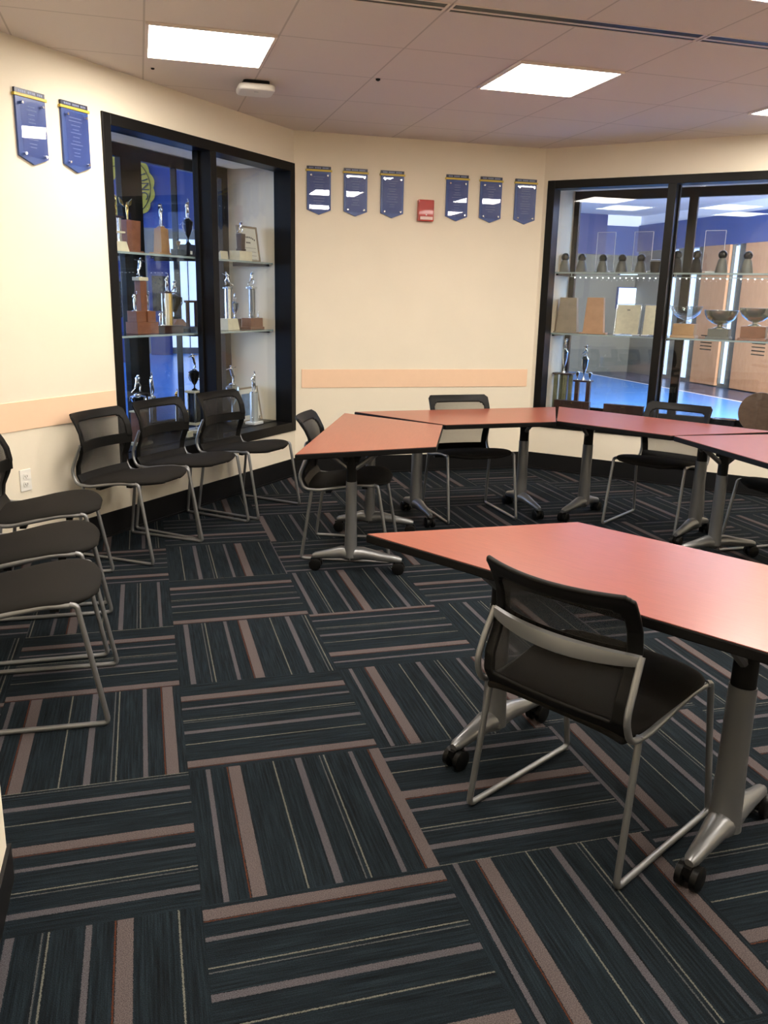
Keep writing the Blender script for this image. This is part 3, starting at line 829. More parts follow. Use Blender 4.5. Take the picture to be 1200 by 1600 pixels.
# ------------------------------------------------------------------ trophies
def make_figure(pose):
    J = {'run': dict(pel=(0, 0, .50), ch=(.05, 0, .72), nk=(.08, 0, .81), hd=(.11, 0, .92), ls=(.06, -.10, .77), le=(-.06, -.13, .68), lh=(-.16, -.10, .76), rs=(.06, .10, .77), re=(.18, .13, .70), rh=(.30, .10, .80),
                     lk=(.17, -.06, .38), lf=(.10, -.06, .14), lt=(.19, -.06, .12), rk=(-.08, .06, .28), rf=(-.28, .06, .16), rt=(-.31, .06, .08)),
         'reach': dict(pel=(0, 0, .46), ch=(0, 0, .66), nk=(0, 0, .75), hd=(0, 0, .83), ls=(-.10, 0, .71), le=(-.15, 0, .58), lh=(-.10, -.05, .48), rs=(.10, 0, .71), re=(.13, 0, .86), rh=(.06, 0, 1.0),
                       lk=(-.05, .02, .24), lf=(-.06, 0, .03), lt=(-.06, -.08, .01), rk=(.06, -.06, .26), rf=(.06, 0, .05), rt=(.07, -.08, .02)),
         'stand': dict(pel=(0, 0, .48), ch=(0, 0, .70), nk=(0, 0, .80), hd=(0, 0, .90), ls=(-.11, 0, .76), le=(-.16, 0, .62), lh=(-.04, -.09, .60), rs=(.11, 0, .76), re=(.17, 0, .84), rh=(.08, -.05, .93),
                       lk=(-.06, 0, .25), lf=(-.07, 0, .03), lt=(-.07, -.08, .01), rk=(.06, 0, .25), rf=(.07, 0, .03), rt=(.07, -.08, .01)),
         'bowl': dict(pel=(0, 0, .50), ch=(-.06, 0, .72), nk=(-.08, 0, .80), hd=(-.10, 0, .90), ls=(-.16, 0, .77), le=(-.30, 0, .72), lh=(-.45, 0, .70), rs=(.02, 0, .78), re=(.18, 0, .76), rh=(.34, 0, .78),
                      lk=(.08, -.03, .26), lf=(.04, 0, .03), lt=(-.03, -.05, .01), rk=(.14, .05, .30), rf=(.24, .08, .12), rt=(.30, .08, .10))}[pose]
    names = ['pel', 'ch', 'nk', 'hd', 'ls', 'le', 'lh', 'rs', 're', 'rh', 'lk', 'lf', 'lt', 'rk', 'rf', 'rt']
    rad = dict(pel=.062, ch=.075, nk=.030, hd=.058, ls=.034, le=.024, lh=.022, rs=.034, re=.024, rh=.022, lk=.034, lf=.022, lt=.02, rk=.034, rf=.022, rt=.02)
    ed = [('pel', 'ch'), ('ch', 'nk'), ('nk', 'hd'), ('ch', 'ls'), ('ls', 'le'), ('le', 'lh'), ('ch', 'rs'), ('rs', 're'), ('re', 'rh'), ('pel', 'lk'), ('lk', 'lf'), ('lf', 'lt'), ('pel', 'rk'), ('rk', 'rf'), ('rf', 'rt')]
    me = bpy.data.meshes.new('figure'); me.from_pydata([J[k] for k in names], [(names.index(a), names.index(c)) for a, c in ed], []); me.update()
    o = bpy.data.objects.new('figure', me); COL.objects.link(o)
    sk = o.modifiers.new('skin', 'SKIN')
    for i, k in enumerate(names):
        me.skin_vertices[0].data[i].radius = (rad[k]*1.3, rad[k]*1.3); me.skin_vertices[0].data[i].use_root = (i == 0)
    sk.use_smooth_shade = True
    s = o.modifiers.new('sub', 'SUBSURF'); s.levels = 1; s.render_levels = 1
    bpy.context.view_layer.update()
    out = bpy.data.meshes.new_from_object(o.evaluated_get(bpy.context.evaluated_depsgraph_get()))
    bpy.data.objects.remove(o)
    # little disc the figure stands on
    b = BM(); b.from_mesh(out); lathe(b, [(.17, -.02), (.17, .0), (.10, .03), (.06, .05)], (0, 0), 14); b.to_mesh(out); b.free()
    for p in out.polygons: p.use_smooth = True
    return out
FIG = {k: make_figure(k) for k in ('run', 'reach', 'stand', 'bowl')}
FIGM = {}
def figure(t, pose, z, h, metal='chrome', x=0, y=0, rot=0):
    key = (pose, metal)
    if key not in FIGM:
        me = FIG[pose].copy(); me.materials.clear(); me.materials.append(M[metal]); FIGM[key] = me
    o = bpy.data.objects.new('figure', FIGM[key]); COL.objects.link(o); o.parent = t
    o.location = (x, y, z+.02*h); o.scale = (h, h, h); o.rotation_euler = (0, 0, rot)
    return o
def tier(t, name, m, w, d, z0, z1, x=0, y=0, taper=0.0, bev=.002):
    b = BM(); box(b, x-w/2, x+w/2, y-d/2, y+d/2, z0, z1, taper); return obj(name, b, m, t, bevel=bev)
def column(t, m, r, z0, z1, x=0, y=0, name='column', flute=True):
    bm = BM(); n = 20; rings = []
    for z in (z0, z1):
        rings.append([bm.verts.new((x+(r*(1-(.10 if (flute and k % 2) else 0)))*math.cos(2*math.pi*k/n), y+(r*(1-(.10 if (flute and k % 2) else 0)))*math.sin(2*math.pi*k/n), z)) for k in range(n)])
    for k in range(n): bm.faces.new((rings[0][k], rings[0][(k+1) % n], rings[1][(k+1) % n], rings[1][k]))
    bm.faces.new(rings[0][::-1]); bm.faces.new(rings[1])
    return obj(name, bm, m, t)
def cup(t, m, z0, z1, r, x=0, y=0, handles=True, lid='chrome'):
    h = z1-z0
    b = BM(); lathe(b, [(r*.55, z0), (r*.5, z0+.04*h), (r*.14, z0+.12*h), (r*.12, z0+.25*h), (r*.45, z0+.38*h), (r*.85, z0+.62*h), (r, z0+.86*h), (r*1.05, z0+.88*h), (r*.9, z0+.92*h), (r*.4, z1)], (x, y), 20)
    o = obj('cup', b, m, t, smooth=True)
    if handles:
        for s in (-1, 1):
            b = BM(); tube(b, [(x+s*r*.95, y, z0+.80*h), (x+s*r*1.5, y, z0+.86*h), (x+s*r*1.55, y, z0+.66*h), (x+s*r*1.1, y, z0+.48*h), (x+s*r*.7, y, z0+.48*h)], r*.07, 6); obj('handle', b, lid, o, smooth=True)
    return o
def at(w, s, d, z, label, cat='trophy', name='trophy', group=None, turn=0):
    F, n = (FA, nA) if w == 1 else (FC, nC)
    return thing(name, label, cat, Vector(F(s, d, z)), math.atan2(n.y, n.x)-math.pi/2+turn, group)
def sd(w, s3, d):      # slide along the line of sight from depth .30
    return s3+(1.28 if w == 1 else .36)*(.30-d)
U = 1.666; L2 = 1.164; DK = .372+.076
# upper shelf, left pane
t = at(1, 1.58, .30, U, 'gold figure trophy with silver columns on a cream block, far left of the upper shelf')
tier(t, 'base', 'cream', .13, .10, 0, .065, taper=.012)
for x in (-.035, 0, .035): column(t, 'chrome', .013, .065, .205, x)
tier(t, 'riser', 'cream', .11, .06, .115, .125); tier(t, 'cap', 'wood_dark', .10, .06, .205, .215); figure(t, 'reach', .215, .12, 'gold')
t = at(1, sd(1, 1.475, .34), .34, U, 'gold winged figure on a tall red wooden block on the upper shelf')
tier(t, 'base', 'wood_red', .15, .11, 0, .016); tier(t, 'block', 'wood_red', .115, .085, .016, .20, taper=-.006); figure(t, 'stand', .20, .12, 'gold', rot=.6)
b = BM()
for s in (-1, 1): prism(b, [(s*.012, .28), (s*.05, .30), (s*.058, .335), (s*.030, .315)], -.004, .004, f=lambda x, z, y: (x, y+.012, z))
obj('wings', b, 'gold', t)
t = at(1, sd(1, 1.165, .35), .35, U, 'slim silver figure on a tapered tan wooden block, upper shelf middle')
tier(t, 'base', 'wood_tan', .17, .11, 0, .022, taper=.012); tier(t, 'block', 'wood_tan', .085, .07, .022, .175, taper=.006); tier(t, 'cap', 'wood_tan', .06, .05, .175, .19, taper=.014); figure(t, 'stand', .188, .155, 'chrome', rot=1.2)
t = at(1, .885, .30, U, 'silver figure on a black cup and black base, upper shelf beside the mullion')
tier(t, 'base', 'marble_black', .105, .10, 0, .085, taper=.004); cup(t, 'black_metal', .085, .255, .036); figure(t, 'reach', .255, .13)
for x in (-.035, .035):
    b = BM(); box(b, x-.010, x+.010, -.054, -.050, .02, .042); obj('plate', b, 'paper', t)
t = at(1, sd(1, .985, .23), .23, U, 'tiny gold cup on a low black block, upper shelf of the left pane')
tier(t, 'base', 'marble_black', .09, .06, 0, .045); cup(t, 'gold', .045, .10, .014)
# upper shelf, right pane
t = at(1, .410, .20, U, 'small dark trophy on a cream box in front of a framed certificate')
tier(t, 'base', 'cream', .155, .09, 0, .068); tier(t, 'column', 'wood_dark', .045, .04, .068, .19, taper=-.004); tier(t, 'foot', 'wood_dark', .055, .05, .068, .085); figure(t, 'run', .19, .095, 'chrome')
t = at(1, .51, .30, U, 'cream wedge-shaped plaque on the upper shelf, next to the mullion', 'plaque', 'wedge_plaque')
b = BM(); prism(b, [(-.03, 0), (.035, 0), (.035, .01), (-.02, .065)], -.045, .045, f=lambda y, z, x: (x, y, z)); obj('wedge', b, 'cream', t, bevel=.002)
def framed(w, s, d, z, W, Hh, label, kind, tilt=R(-7), fm='wood_grey'):
    t = at(w, s, d, z, label, 'framed certificate' if kind != 'photo' else 'framed picture', 'picture_frame')
    rot = Matrix.Rotation(tilt, 4, 'X')
    def g(x, y, zz): return tuple(rot @ Vector((x, y, zz)))
    b = BM(); f = .014
    box(b, -W/2, W/2, -.008, .008, 0, f, f=g); box(b, -W/2, W/2, -.008, .008, Hh-f, Hh, f=g); box(b, -W/2, -W/2+f, -.008, .008, f, Hh-f, f=g); box(b, W/2-f, W/2, -.008, .008, f, Hh-f, f=g)
    obj('frame', b, fm, t)
    b = BM(); box(b, -W/2+f, W/2-f, -.002, .004, f, Hh-f, f=g); obj('mat_board', b, 'paper', t)
    if kind == 'photo':
        b = BM(); box(b, -W/2+.045, W/2-.045, -.004, -.002, .05, Hh-.05, f=g); obj('picture', b, 'blue_photo', t)
    if kind == 'cert':
        b = BM(); rr = random.Random(3)
        for k in range(9):     # arched heading
            a = R(-24+6*k); x = math.sin(a)*.20; zz = Hh-.125+math.cos(a)*.20-.155
            box(b, x-.006, x+.006, -.0035, -.002, zz-.006, zz+.006, f=g)
        for k in range(4): box(b, -.03+.015*k, -.02+.015*k, -.0035, -.002, Hh-.125, Hh-.115, f=g)
        for k in range(4):
            zz = Hh-.16-.028*k; box(b, -W/2+.04, W/2-.04, -.0035, -.002, zz, zz+.002, f=g)
        obj('lettering', b, 'dark_ink', t)
    return t
framed(1, .205, .26, U, .25, .262, 'dark-framed award certificate standing on the upper shelf of the left display window', 'cert', R(-8))
# lower shelf, left pane
t = at(1, 1.38, .30, L2, 'tall wooden trophy with a silver bowler on top and two small figures at its sides')
tier(t, 'base', 'wood_red', .20, .10, 0, .075); tier(t, 'block', 'wood_red', .075, .08, .075, .145, -.055); tier(t, 'block', 'wood_red', .075, .08, .075, .145, .05)
tier(t, 'column', 'wood_red', .058, .05, .075, .335); tier(t, 'cap', 'cream', .085, .06, .335, .358); figure(t, 'bowl', .358, .135, rot=math.pi)
figure(t, 'stand', .145, .13, x=-.058); figure(t, 'stand', .145, .13, x=.055)
t = at(1, 1.16, .27, L2, 'silver figure on a gold and silver column, lower shelf of the left pane')
tier(t, 'base', 'wood_dark', .19, .10, 0, .05); column(t, 'chrome', .026, .05, .26, -.022); column(t, 'gold', .022, .05, .26, .018)
tier(t, 'cap', 'wood_dark', .11, .06, .26, .27); figure(t, 'reach', .27, .12); figure(t, 'stand', .05, .10, x=-.075)
t = at(1, sd(1, 1.06, .39), .39, L2, 'dark two-handled urn trophy with a silver figure on its lid, behind the gold column')
b = BM(); prism(b, [(-.09, 0), (.09, 0), (.09, .035), (.03, .085), (-.03, .085), (-.09, .035)], -.045, .045, f=lambda x, z, y: (x, y, z)); obj('base', b, 'wood_red', t)
cup(t, 'black_metal', .085, .25, .052, lid='black_metal'); figure(t, 'run', .25, .11)
t = at(1, sd(1, .87, .24), .24, L2, 'small dark wooden rack on a black block, lower shelf beside the mullion')
tier(t, 'base', 'marble_black', .15, .09, 0, .04, taper=.01); tier(t, 'post', 'wood_dark', .018, .02, .04, .215, -.045); tier(t, 'post', 'wood_dark', .018, .02, .04, .215, .045); tier(t, 'crossbar', 'wood_dark', .14, .02, .20, .215)
# lower shelf, right pane
t = at(1, .445, .30, L2, 'silver figure on a fluted silver column with a cream marble base')
tier(t, 'base', 'cream', .145, .10, 0, .085, taper=.012); column(t, 'chrome', .030, .085, .30); tier(t, 'cap', 'chrome', .06, .05, .30, .312); figure(t, 'run', .312, .12, rot=2.2)
for x in (-.05, .05): figure(t, 'stand', .085, .05, x=x, y=-.02)
t = at(1, sd(1, .36, .36), .36, L2, 'small silver cup with a figure on its lid, right pane of the left display window')
tier(t, 'base', 'wood_dark', .07, .07, 0, .08); cup(t, 'chrome', .08, .21, .034); figure(t, 'run', .21, .065)
t = at(1, .14, .30, L2, 'silver runner on a fluted column with a brown stepped base')
tier(t, 'base', 'wood_red', .20, .11, 0, .018); tier(t, 'block', 'wood_red', .16, .09, .018, .085); column(t, 'leg_silver', .026, .085, .305); tier(t, 'cap', 'chrome', .07, .055, .305, .322); figure(t, 'run', .322, .125)
for x in (-.055, .055): figure(t, 'stand', .085, .055, x=x, y=-.02)
# deck, left pane
t = at(1, sd(1, 1.45, .26), .26, DK, 'silver runner on a silver cup above a dark red wooden column')
tier(t, 'base', 'cream', .13, .11, 0, .02); tier(t, 'block', 'wood_red', .075, .07, .02, .215); tier(t, 'cap', 'cream', .09, .08, .215, .225)
cup(t, 'chrome', .225, .33, .05); figure(t, 'run', .33, .14)
t = at(1, sd(1, 1.34, .43), .43, DK, 'silver figure with raised arm beside the red wooden column trophy on the case floor')
tier(t, 'base', 'marble_black', .10, .09, 0, .10); column(t, 'chrome', .025, .10, .27); figure(t, 'reach', .27, .17, rot=.5)
t = at(1, .87, .30, DK, 'tall trophy with a black cup on four silver columns on the case floor')
tier(t, 'base', 'cream', .16, .12, 0, .02); tier(t, 'riser', 'cream', .12, .10, .055, .07); figure(t, 'stand', .02, .05)
for x in (-.04, .04):
    for y in (-.03, .03): column(t, 'chrome', .008, .07, .285, x, y)
tier(t, 'core', 'marble_black', .072, .05, .07, .285); tier(t, 'cap', 'cream', .115, .09, .285, .30); cup(t, 'black_metal', .30, .445, .040); figure(t, 'bowl', .445, .13)
t = at(1, 1.0, .36, DK, 'small gold figure on a slim column left of the tall black cup trophy')
tier(t, 'base', 'marble_black', .07, .07, 0, .05); column(t, 'chrome', .014, .05, .215); figure(t, 'reach', .215, .10, 'gold')
t = at(1, sd(1, .963, .20), .20, DK, 'smaller gold figure trophy low down on the case floor')
tier(t, 'base', 'cream', .06, .06, 0, .04); column(t, 'gold', .012, .04, .11); figure(t, 'run', .11, .09, 'gold')
# deck, right pane
t = at(1, .445, .28, DK, 'silver thrower on a clear cup with a flared silver stem, on the case floor')
tier(t, 'base', 'marble_black', .12, .10, 0, .03); lb_ = BM(); lathe(lb_, [(.05, .03), (.012, .09), (.010, .15), (.045, .22), (.052, .29), (.02, .31)], (0, 0), 20); obj('cup', lb_, 'bowl_glass', t, smooth=True)
b = BM(); lathe(b, [(.045, .03), (.03, .05), (.009, .10), (.009, .19), (.02, .20)], (0, 0), 16); obj('stem', b, 'chrome', t, smooth=True); figure(t, 'bowl', .31, .16)
t = at(1, sd(1, .155, .17), .17, DK, 'silver reaching figure on a tall pale silver pillar in front of a framed picture')
tier(t, 'base', 'white', .12, .09, 0, .02); column(t, 'silver_pillar' if 'silver_pillar' in M else 'chrome', .034, .02, .245); figure(t, 'reach', .245, .16)
for x in (-.045, .045): figure(t, 'stand', .02, .05, x=x, y=-.02)
framed(1, .205, .27, DK, .27, .27, 'brown-framed blue picture leaning on the case floor at the right end', 'photo', R(-10))
# ---- right display window
def plinth(w, s, d, z, W, W2_, Hh, m, label):
    t = at(w, s, d, z, label, 'wooden plinth', 'award_plinth', turn=R(8))
    tier(t, 'foot', m, W+.05, .14, 0, .012)
    b = BM(); tp = (W-W2_)/2
    box(b, -W/2, W/2, -.06, .06, .012, Hh, tp); obj('block', b, m, t, bevel=.002); return t
plinth(2, .185, .30, L2, .18, .14, .295, 'wood_grey', 'brown tapered wooden plinth at the left end of the middle shelf')
plinth(2, .42, .30, L2, .17, .135, .30, 'wood_orange', 'orange-toned tapered wooden plinth, second on the middle shelf')
def easel(w, s, d, z, label):
    t = at(w, s, d, z+.003, label, 'framed certificate', 'certificate_stand')
    rot = Matrix.Rotation(R(-8), 4, 'X')
    g = lambda x, y, zz: tuple(rot @ Vector((x, y, zz)))
    b = BM(); box(b, -.095, .095, -.003, .003, .008, .245, f=g); obj('sheet', b, 'cream', t)
    b = BM(); r = .0035
    for P in ([g(-.102, -.004, 0), g(-.102, -.004, .25), g(.102, -.004, .25), g(.102, -.004, 0), g(-.102, -.004, 0)],): tube(b, P, r, 8)
    obj('wire_frame', b, 'chrome', t, smooth=True)
    b = BM(); box(b, -.10, -.05, -.03, .05, 0, .008); box(b, .05, .10, -.03, .05, 0, .008); obj('foot', b, 'white', t)
    b = BM(); box(b, -.012, .012, -.0045, -.003, .20, .206, f=g); obj('lettering', b, 'dark_ink', t); return t
easel(2, .695, .30, L2, 'cream certificate in a silver stand on the middle shelf, right of the wooden plinths')
easel(2, .925, .30, L2, 'second cream certificate in a silver stand, partly hidden by the window mullion')
BL = ['leftmost in the right window', 'second from the left on the upper shelf', 'third from the left on the upper shelf', 'fourth from the left on the upper shelf', 'fifth, left of the black canister']
for k, (s, hh, m) in enumerate([(.125, .15, 'g'), (.27, .145, 'g'), (.45, .14, 'g'), (.61, .14, 'g'), (.765, .14, 'g'), (1.05, .165, 'k'), (1.20, .165, 'k'), (1.39, .165, 'g'), (1.575, .158, 'g')]):
    lab = ('grey flared award with a dark ball top, ' + BL[k]) if k < 5 else ['black ball-topped award beside the mullion', 'black ball-topped award, second right of the mullion', 'grey ball-topped award, third right of the mullion', 'grey ball-topped award, fourth right of the mullion'][k-5]
    t = at(2, s, .30, U, lab, 'award', 'ball_award', 'ball-topped awards on the upper shelf')
    b = BM(); lathe(b, [(.046, 0), (.048, .012), (.041, .05), (.030, hh*.62), (.014, hh*.74)], (0, 0), 18); obj('body', b, 'award_grey' if m == 'g' else 'black_plastic', t, smooth=True)
    b = BM(); ball(b, (0, 0, hh-.024), .034); obj('ball', b, 'black_metal', t, smooth=True)
t = at(2, .885, .28, U, 'black canister with a grey lid on the upper shelf beside the mullion', 'canister', 'canister')
b = BM(); lathe(b, [(.035, 0), (.040, .09)], (0, 0), 20); obj('body', b, 'black_plastic', t, smooth=True)
b = BM(); lathe(b, [(.043, .088), (.043, .10), (.03, .106)], (0, 0), 20); obj('lid', b, 'leg_silver', t, smooth=True)
for k, (s, lb) in enumerate([(.43, 'clear acrylic panel with white edges behind the left awards'), (.74, 'clear acrylic panel with white edges left of the black canister'), (1.30, 'clear acrylic panel with white edges behind the right awards')]):
    t = at(2, s, .42, U, lb, 'acrylic panel', 'acrylic_panel', 'clear panels on the upper shelf')
    b = BM(); box(b, -.075, .075, -.002, .002, .02, .33); obj('sheet', b, 'acrylic', t)
    b = BM(); box(b, -.078, -.075, -.003, .003, .018, .332); box(b, .075, .078, -.003, .003, .018, .332); box(b, -.075, .075, -.003, .003, .330, .333); box(b, -.075, .075, -.003, .003, .018, .021); obj('edge_strip', b, 'white', t)
    tier(t, 'foot', 'white', .09, .07, 0, .02)
def led_row(s0, s1, lb):
    t = thing('led_strip', lb, 'led strip', Vector(FC((s0+s1)/2, .175, Z1-.045)), math.atan2(uC.y, uC.x), 'led strips under the upper shelf')
    L = (s1-s0)/2
    b = BM(); box(b, -L, L, -.004, .006, .006, .012); obj('strip', b, 'shelf_edge', t)
    for x in (-L+.01, L-.01):
        b = BM(); box(b, x-.004, x+.004, -.002, .003, .012, .033); obj('hanger', b, 'shelf_edge', t)
    n = int(2*L/.048); m0 = None
    for k in range(n):
        if m0 is None:
            b = BM(); ball(b, (0, 0, 0), .0048, u=8, v=6); q = obj('bulb', b, 'led', t); m0 = q
        else:
            q = m0.copy(); COL.objects.link(q); q.parent = t
        q.location = (-L+.04+k*(2*L-.06)/max(1, n-1), 0, .002)
led_row(.22, .99, 'row of tiny white lights under the upper shelf, left pane of the right window')
led_row(1.07, 1.93, 'row of tiny white lights under the upper shelf, right pane of the right window')
def bowl(s, r, zb, h, gm, bm_, bw, lb):
    t = at(2, s, .30, L2, lb, 'trophy bowl', 'trophy_bowl')
    tier(t, 'foot', bm_, bw+.03, bw*.9+.03, 0, .02, taper=.004); tier(t, 'plinth', bm_, bw, bw*.85, .02, zb)
    z = zb
    b = BM()
    prof = [(r*.42, z), (r*.42, z+.006), (r*.16, z+.018), (r*.16, z+.03), (r*.5, z+.045), (r*.82, z+.075), (r*.97, z+h*.8), (r, z+h), (r*1.03, z+h+.003), (r*.98, z+h+.002), (r*.93, z+h*.8), (r*.78, z+.082), (r*.4, z+.055)]
    lathe(b, prof, (0, 0), 32); obj('bowl', b, gm, t, smooth=True); return t
bowl(1.165, .122, .11, .135, 'bowl_glass', 'wood_tan', .165, 'clear glass trophy bowl on a tan wooden base, nearest the mullion')
bowl(1.43, .128, .080, .140, 'bowl_silver', 'award_grey', .155, 'silver trophy bowl on a dark grey base, middle of the three bowls')
bowl(1.685, .122, .108, .135, 'bowl_silver', 'wood_red', .18, 'silver trophy bowl on a red wooden base, rightmost of the three bowls')
# deck of the right window
t = at(2, .185, .30, DK, 'silver figure on a slim cup above a striped green four-column stand')
tier(t, 'base', 'wood_dark', .17, .10, 0, .02)
for k in range(4): column(t, 'green_stripe', .020, .02, .36, -.060+.040*k, (-.02, .02)[k % 2])
tier(t, 'top_board', 'wood_dark', .175, .10, .36, .372); cup(t, 'chrome', .372, .575, .026, handles=False); figure(t, 'stand', .575, .10, 'chrome')
t = at(2, .362, .31, DK, 'silver figure on a slim cup with two small urns over a two-legged stand')
tier(t, 'base', 'wood_dark', .14, .10, 0, .02)
for x in (-.05, .05): tier(t, 'post', 'wood_dark', .034, .04, .02, .305, x)
tier(t, 'top_board', 'wood_dark', .155, .09, .305, .318); cup(t, 'chrome', .318, .525, .032, handles=False); figure(t, 'run', .525, .11)
for x in (-.055, .055): cup(t, 'chrome', .318, .39, .017, x=x, handles=False)
for s, W, lb in ((.32, .31, 'dark wooden box below the slim silver cups, left pane of the right window'), (.765, .33, 'dark wooden box beside the mullion in the right display window')):
    t = at(2, s, .17, DK, lb, 'wooden box', 'trophy_box')
    tier(t, 'body', 'wood_dark', W, .05, 0, .150); tier(t, 'handle', 'gold', .03, .006, .128, .134, 0, -.028)
t = at(2, 1.55, .30, DK, 'low black box on the case floor beside the round wooden plaque', 'box', 'trophy_box'); tier(t, 'body', 'marble_black', .17, .12, 0, .088)
t = at(2, 1.80, .32, DK, 'large round wooden plaque leaning at the right end of the case floor', 'plaque', 'round_plaque')
b = BM(); prism(b, [(.16*math.cos(2*math.pi*k/40), .155+.16*math.sin(2*math.pi*k/40)) for k in range(40)], -.012, .012, f=lambda x, z, y: (x, y+z*.08, z)); obj('disc', b, 'wood_brown', t, bevel=.002)
tier(t, 'foot', 'wood_dark', .12, .09, 0, .012)

# ------------------------------------------------------------------ lobby beyond the cases
def sbox(name, m, *a, **k):
    b = BM(); box(b, *a); return struct(obj(name, b, m, **k))
# floor of the lobby wraps round the outside of the room
def prism_s(name, m, P, z0, z1):
    b = BM(); prism(b, P, z0, z1); return struct(obj(name, b, m))
prism_s('floor_lobby', 'lobby_floor', [(-9, 2.9), (-1.2, 2.9), (.85, 4.62), (3.28, 4.62), (5.45, 2.5), (8.6, 2.5), (8.6, 19), (-9, 19)], -.06, -.0)
prism_s('floor_lobby_dark', 'lobby_dark_floor', [(8.66, 2.5), (9.9, 2.5), (9.9, 19), (8.66, 19)], -.06, 0.0)
prism_s('trim_5', 'inlay', [(8.6, 2.5), (8.66, 2.5), (8.66, 19), (8.6, 19)], -.06, .002)
prism_s('ceiling_lobby_low', 'lobby_ceiling', [(3.4, 4.8), (5.6, 2.6), (9.8, 2.6), (9.8, 13.6), (3.4, 13.6)], 3.1, 3.2)
prism_s('ceiling_lobby_high', 'lobby_ceiling', [(-9, 3.0), (-1.2, 3.0), (.85, 4.9), (3.4, 4.9), (3.4, 19), (-9, 19)], 4.3, 4.4)
# north end wall of the eastern lobby: grey below, blue band above, navy return on the left
sbox('wall_lobby_north', 'lobby_wall', 6.5, 9.8, 13.5, 13.6, 0, 2.34)
sbox('trim_6', 'lobby_blue', 8.97, 9.75, 13.46, 13.6, 2.34, 2.90)
sbox('trim_7', 'lobby_navy', 7.4, 8.97, 13.44, 13.6, 2.34, 3.1)
sbox('wall_lobby_north_top', 'lobby_ceiling', 8.97, 9.8, 13.48, 13.6, 2.90, 3.1)
# east wall: openings with daylight panes between grey piers
panes = [(12.055, 12.374), (11.43, 11.87), (10.31, 10.53)]
ys = [2.6, 10.31, 10.53, 11.43, 11.87, 12.055, 12.374, 13.5]
b = BM()
for a, c in ((2.6, 10.31), (10.53, 11.43), (11.87, 12.055), (12.374, 13.5)): box(b, 9.75, 9.85, a, c, 0, 2.42)
for a, c in panes: box(b, 9.75, 9.85, a, c, 0, .06)
struct(obj('wall_lobby_east', b, 'lobby_wall'))
for k, (a, c) in enumerate(panes):
    t = struct(bpy.data.objects.new('window_%d' % (k+3), None)); COL.objects.link(t)
    b = BM(); box(b, 9.80, 9.81, a, c, .06, 2.40); obj('pane', b, 'sky_pane', t)
    b = BM(); box(b, 9.74, 9.80, a, a+.02, .06, 2.42); box(b, 9.74, 9.80, c-.02, c, .06, 2.42); obj('window_frame', b, 'lobby_wall', t)
sbox('trim_8', 'lobby_blue', 9.70, 9.85, 2.6, 13.46, 2.42, 2.92)
sbox('wall_lobby_east_top', 'lobby_ceiling', 9.75, 9.85, 2.6, 13.5, 2.92, 3.1)
for k, (a, c, lb) in enumerate([(10.53, 11.24, 'pale wooden door panel with a vent across the lobby, left of the narrow window'), (8.9, 10.12, 'wide pale wooden door panel with a vent across the lobby, at the right edge'), (6.9, 8.7, 'wooden door panel across the lobby, beyond the right edge')]):
    t = thing('wooden_panel', lb, 'wooden panel', (9.72, (a+c)/2, 0), 0, 'wooden panels across the lobby')
    L = (c-a)/2
    b = BM(); box(b, -.03, .03, -L, L, 0.02, 2.42); obj('board', b, 'lobby_wood', t)
    for q in range(5):
        b = BM(); box(b, -.034, -.03, -.16, .16, .62+.06*q, .64+.06*q); obj('vent_slot', b, 'black_plastic', t)
t = thing('wall_screen', 'bright blue and white screen on the grey lobby wall, seen over the certificates', 'screen', (9.62, 13.46, 1.28))
b = BM(); box(b, -.28, .28, -.03, .04, 0, .44); obj('screen_frame', b, 'lobby_blue', t)
b = BM(); box(b, -.27, .27, -.034, -.03, .28, .42); obj('screen_band', b, 'screen', t)
b = BM(); box(b, -.27, .27, -.034, -.03, .13, .28); obj('screen_picture', b, 'screen_white', t)
b = BM(); box(b, -.27, .27, -.034, -.03, .01, .13); obj('screen_footer', b, 'screen', t)
# north side seen through the left display window
sbox('wall_lobby_bulkhead', 'lobby_blue', -9, 3.4, 12.0, 12.15, 2.40, 4.3)
sbox('wall_lobby_far', 'lobby_pale', -9, .62, 18.5, 18.6, 0, 4.3)
sbox('wall_lobby_far_right', 'lobby_pale', 1.9, 3.5, 18.5, 18.6, 0, 4.3)
sbox('wall_lobby_far_head', 'lobby_pale', .62, 1.9, 18.5, 18.6, 2.6, 4.3)
sbox('wall_lobby_far_sill', 'lobby_dark_floor', .62, 1.9, 18.5, 18.6, 0, .14)
t = struct(bpy.data.objects.new('window_6', None)); COL.objects.link(t)
b = BM(); box(b, .62, 1.9, 18.55, 18.56, .14, 2.6); obj('pane', b, 'sky_pane', t)
b = BM(); box(b, 1.02, 1.04, 18.50, 18.55, .14, 2.6); box(b, 1.42, 1.46, 18.50, 18.55, .14, 2.6); obj('window_frame', b, 'lobby_navy', t)
sbox('wall_lobby_partition', 'lobby_wall', 3.4, 3.5, 4.9, 13.5, 0, 4.3)
for k, (x0, x1, y, h, lb) in enumerate([(.12, .60, 18.2, 2.2, 'dark blue kiosk at the far end of the lobby, beside the bright window'), (-.9, -.35, 16.0, 2.0, 'dark kiosk far down the lobby, seen left of the case mullion')]):
    t = thing('lobby_kiosk', lb, 'kiosk', ((x0+x1)/2, y, 0)); w_ = (x1-x0)/2
    b = BM(); box(b, -w_, w_, -.2, .2, 0, h); obj('cabinet', b, 'lobby_navy', t, bevel=.01)
    b = BM(); box(b, -w_+.08, w_-.08, -.21, -.2, h*.45, h*.8); obj('front_panel', b, 'marble_black', t)
    b = BM(); box(b, -w_+.02, w_-.02, -.22, .2, h, h+.05); obj('cap', b, 'lobby_pale', t)
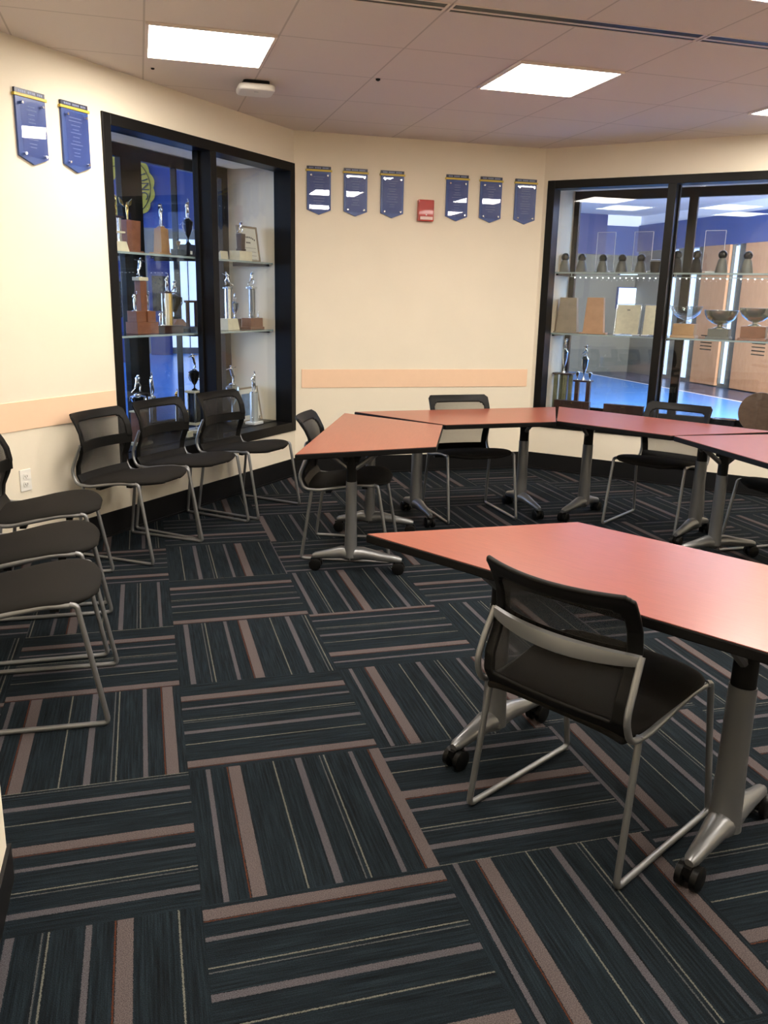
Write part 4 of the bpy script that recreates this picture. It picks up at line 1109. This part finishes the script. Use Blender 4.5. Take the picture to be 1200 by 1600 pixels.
# scalloped seal on the blue bulkhead
t = thing('wall_seal', 'round yellow scalloped emblem on the blue lobby wall, half hidden by the black upright', 'wall emblem', (-.30, 11.99, 2.98))
b = BM(); P = []
for k in range(96):
    a = 2*math.pi*k/96; r = .50+.035*abs(math.sin(a*7)); P.append((r*math.cos(a), r*math.sin(a)))
prism(b, P, -.02, 0, f=lambda x, z, y: (x, y, z)); obj('disc', b, 'seal_gold', t)
def ring(r0, r1, y, name, m, n=64):
    b = BM(); vs = []
    for k in range(n):
        a = 2*math.pi*k/n; vs.append([b.verts.new((r*math.cos(a), yy, r*math.sin(a))) for r, yy in ((r0, y), (r1, y), (r1, -.02), (r0, -.02))])
    for k in range(n):
        p, q = vs[k], vs[(k+1) % n]
        for i in range(4): b.faces.new((p[i], q[i], q[(i+1) % 4], p[(i+1) % 4]))
    return obj(name, b, m, t)
ring(.455, .465, -.026, 'outer_ring', 'wood_dark'); ring(.285, .295, -.026, 'inner_ring', 'wood_dark')
b = BM(); prism(b, [(.27*math.cos(2*math.pi*k/40), .27*math.sin(2*math.pi*k/40)) for k in range(40)], -.024, -.02, f=lambda x, z, y: (x, y, z)); obj('centre_disc', b, 'seal_gold', t)
b = BM(); P = []
for k in range(10):
    a = math.pi/2+2*math.pi*k/10; r = .24 if k % 2 == 0 else .11; P.append((r*math.cos(a), r*math.sin(a)))
prism(b, P, -.030, -.024, f=lambda x, z, y: (x, y, z)); obj('star', b, 'lobby_blue', t)
def letter(ch, r, adeg, size):
    cu = bpy.data.curves.new('letter', 'FONT'); cu.body = ch; cu.size = size; cu.extrude = .004; cu.align_x = 'CENTER'; cu.align_y = 'CENTER'
    o = bpy.data.objects.new('letter', cu); COL.objects.link(o)
    bpy.context.view_layer.update()
    me = bpy.data.meshes.new_from_object(o.evaluated_get(bpy.context.evaluated_depsgraph_get())); bpy.data.objects.remove(o)
    me.materials.clear(); me.materials.append(M['dark_ink'])
    q = bpy.data.objects.new('letter', me); COL.objects.link(q); q.parent = t
    a = R(adeg)
    q.rotation_euler = (R(90), 0, 0)
    q.matrix_local = Matrix.Translation((r*math.cos(a), -.028, r*math.sin(a))) @ Matrix.Rotation(a-math.pi/2, 4, (0, -1, 0)) @ Matrix.Rotation(R(90), 4, 'X')
for ch, a in (('U', 22), ('N', 2), ('C', -18)): letter(ch, .375, a, .17)
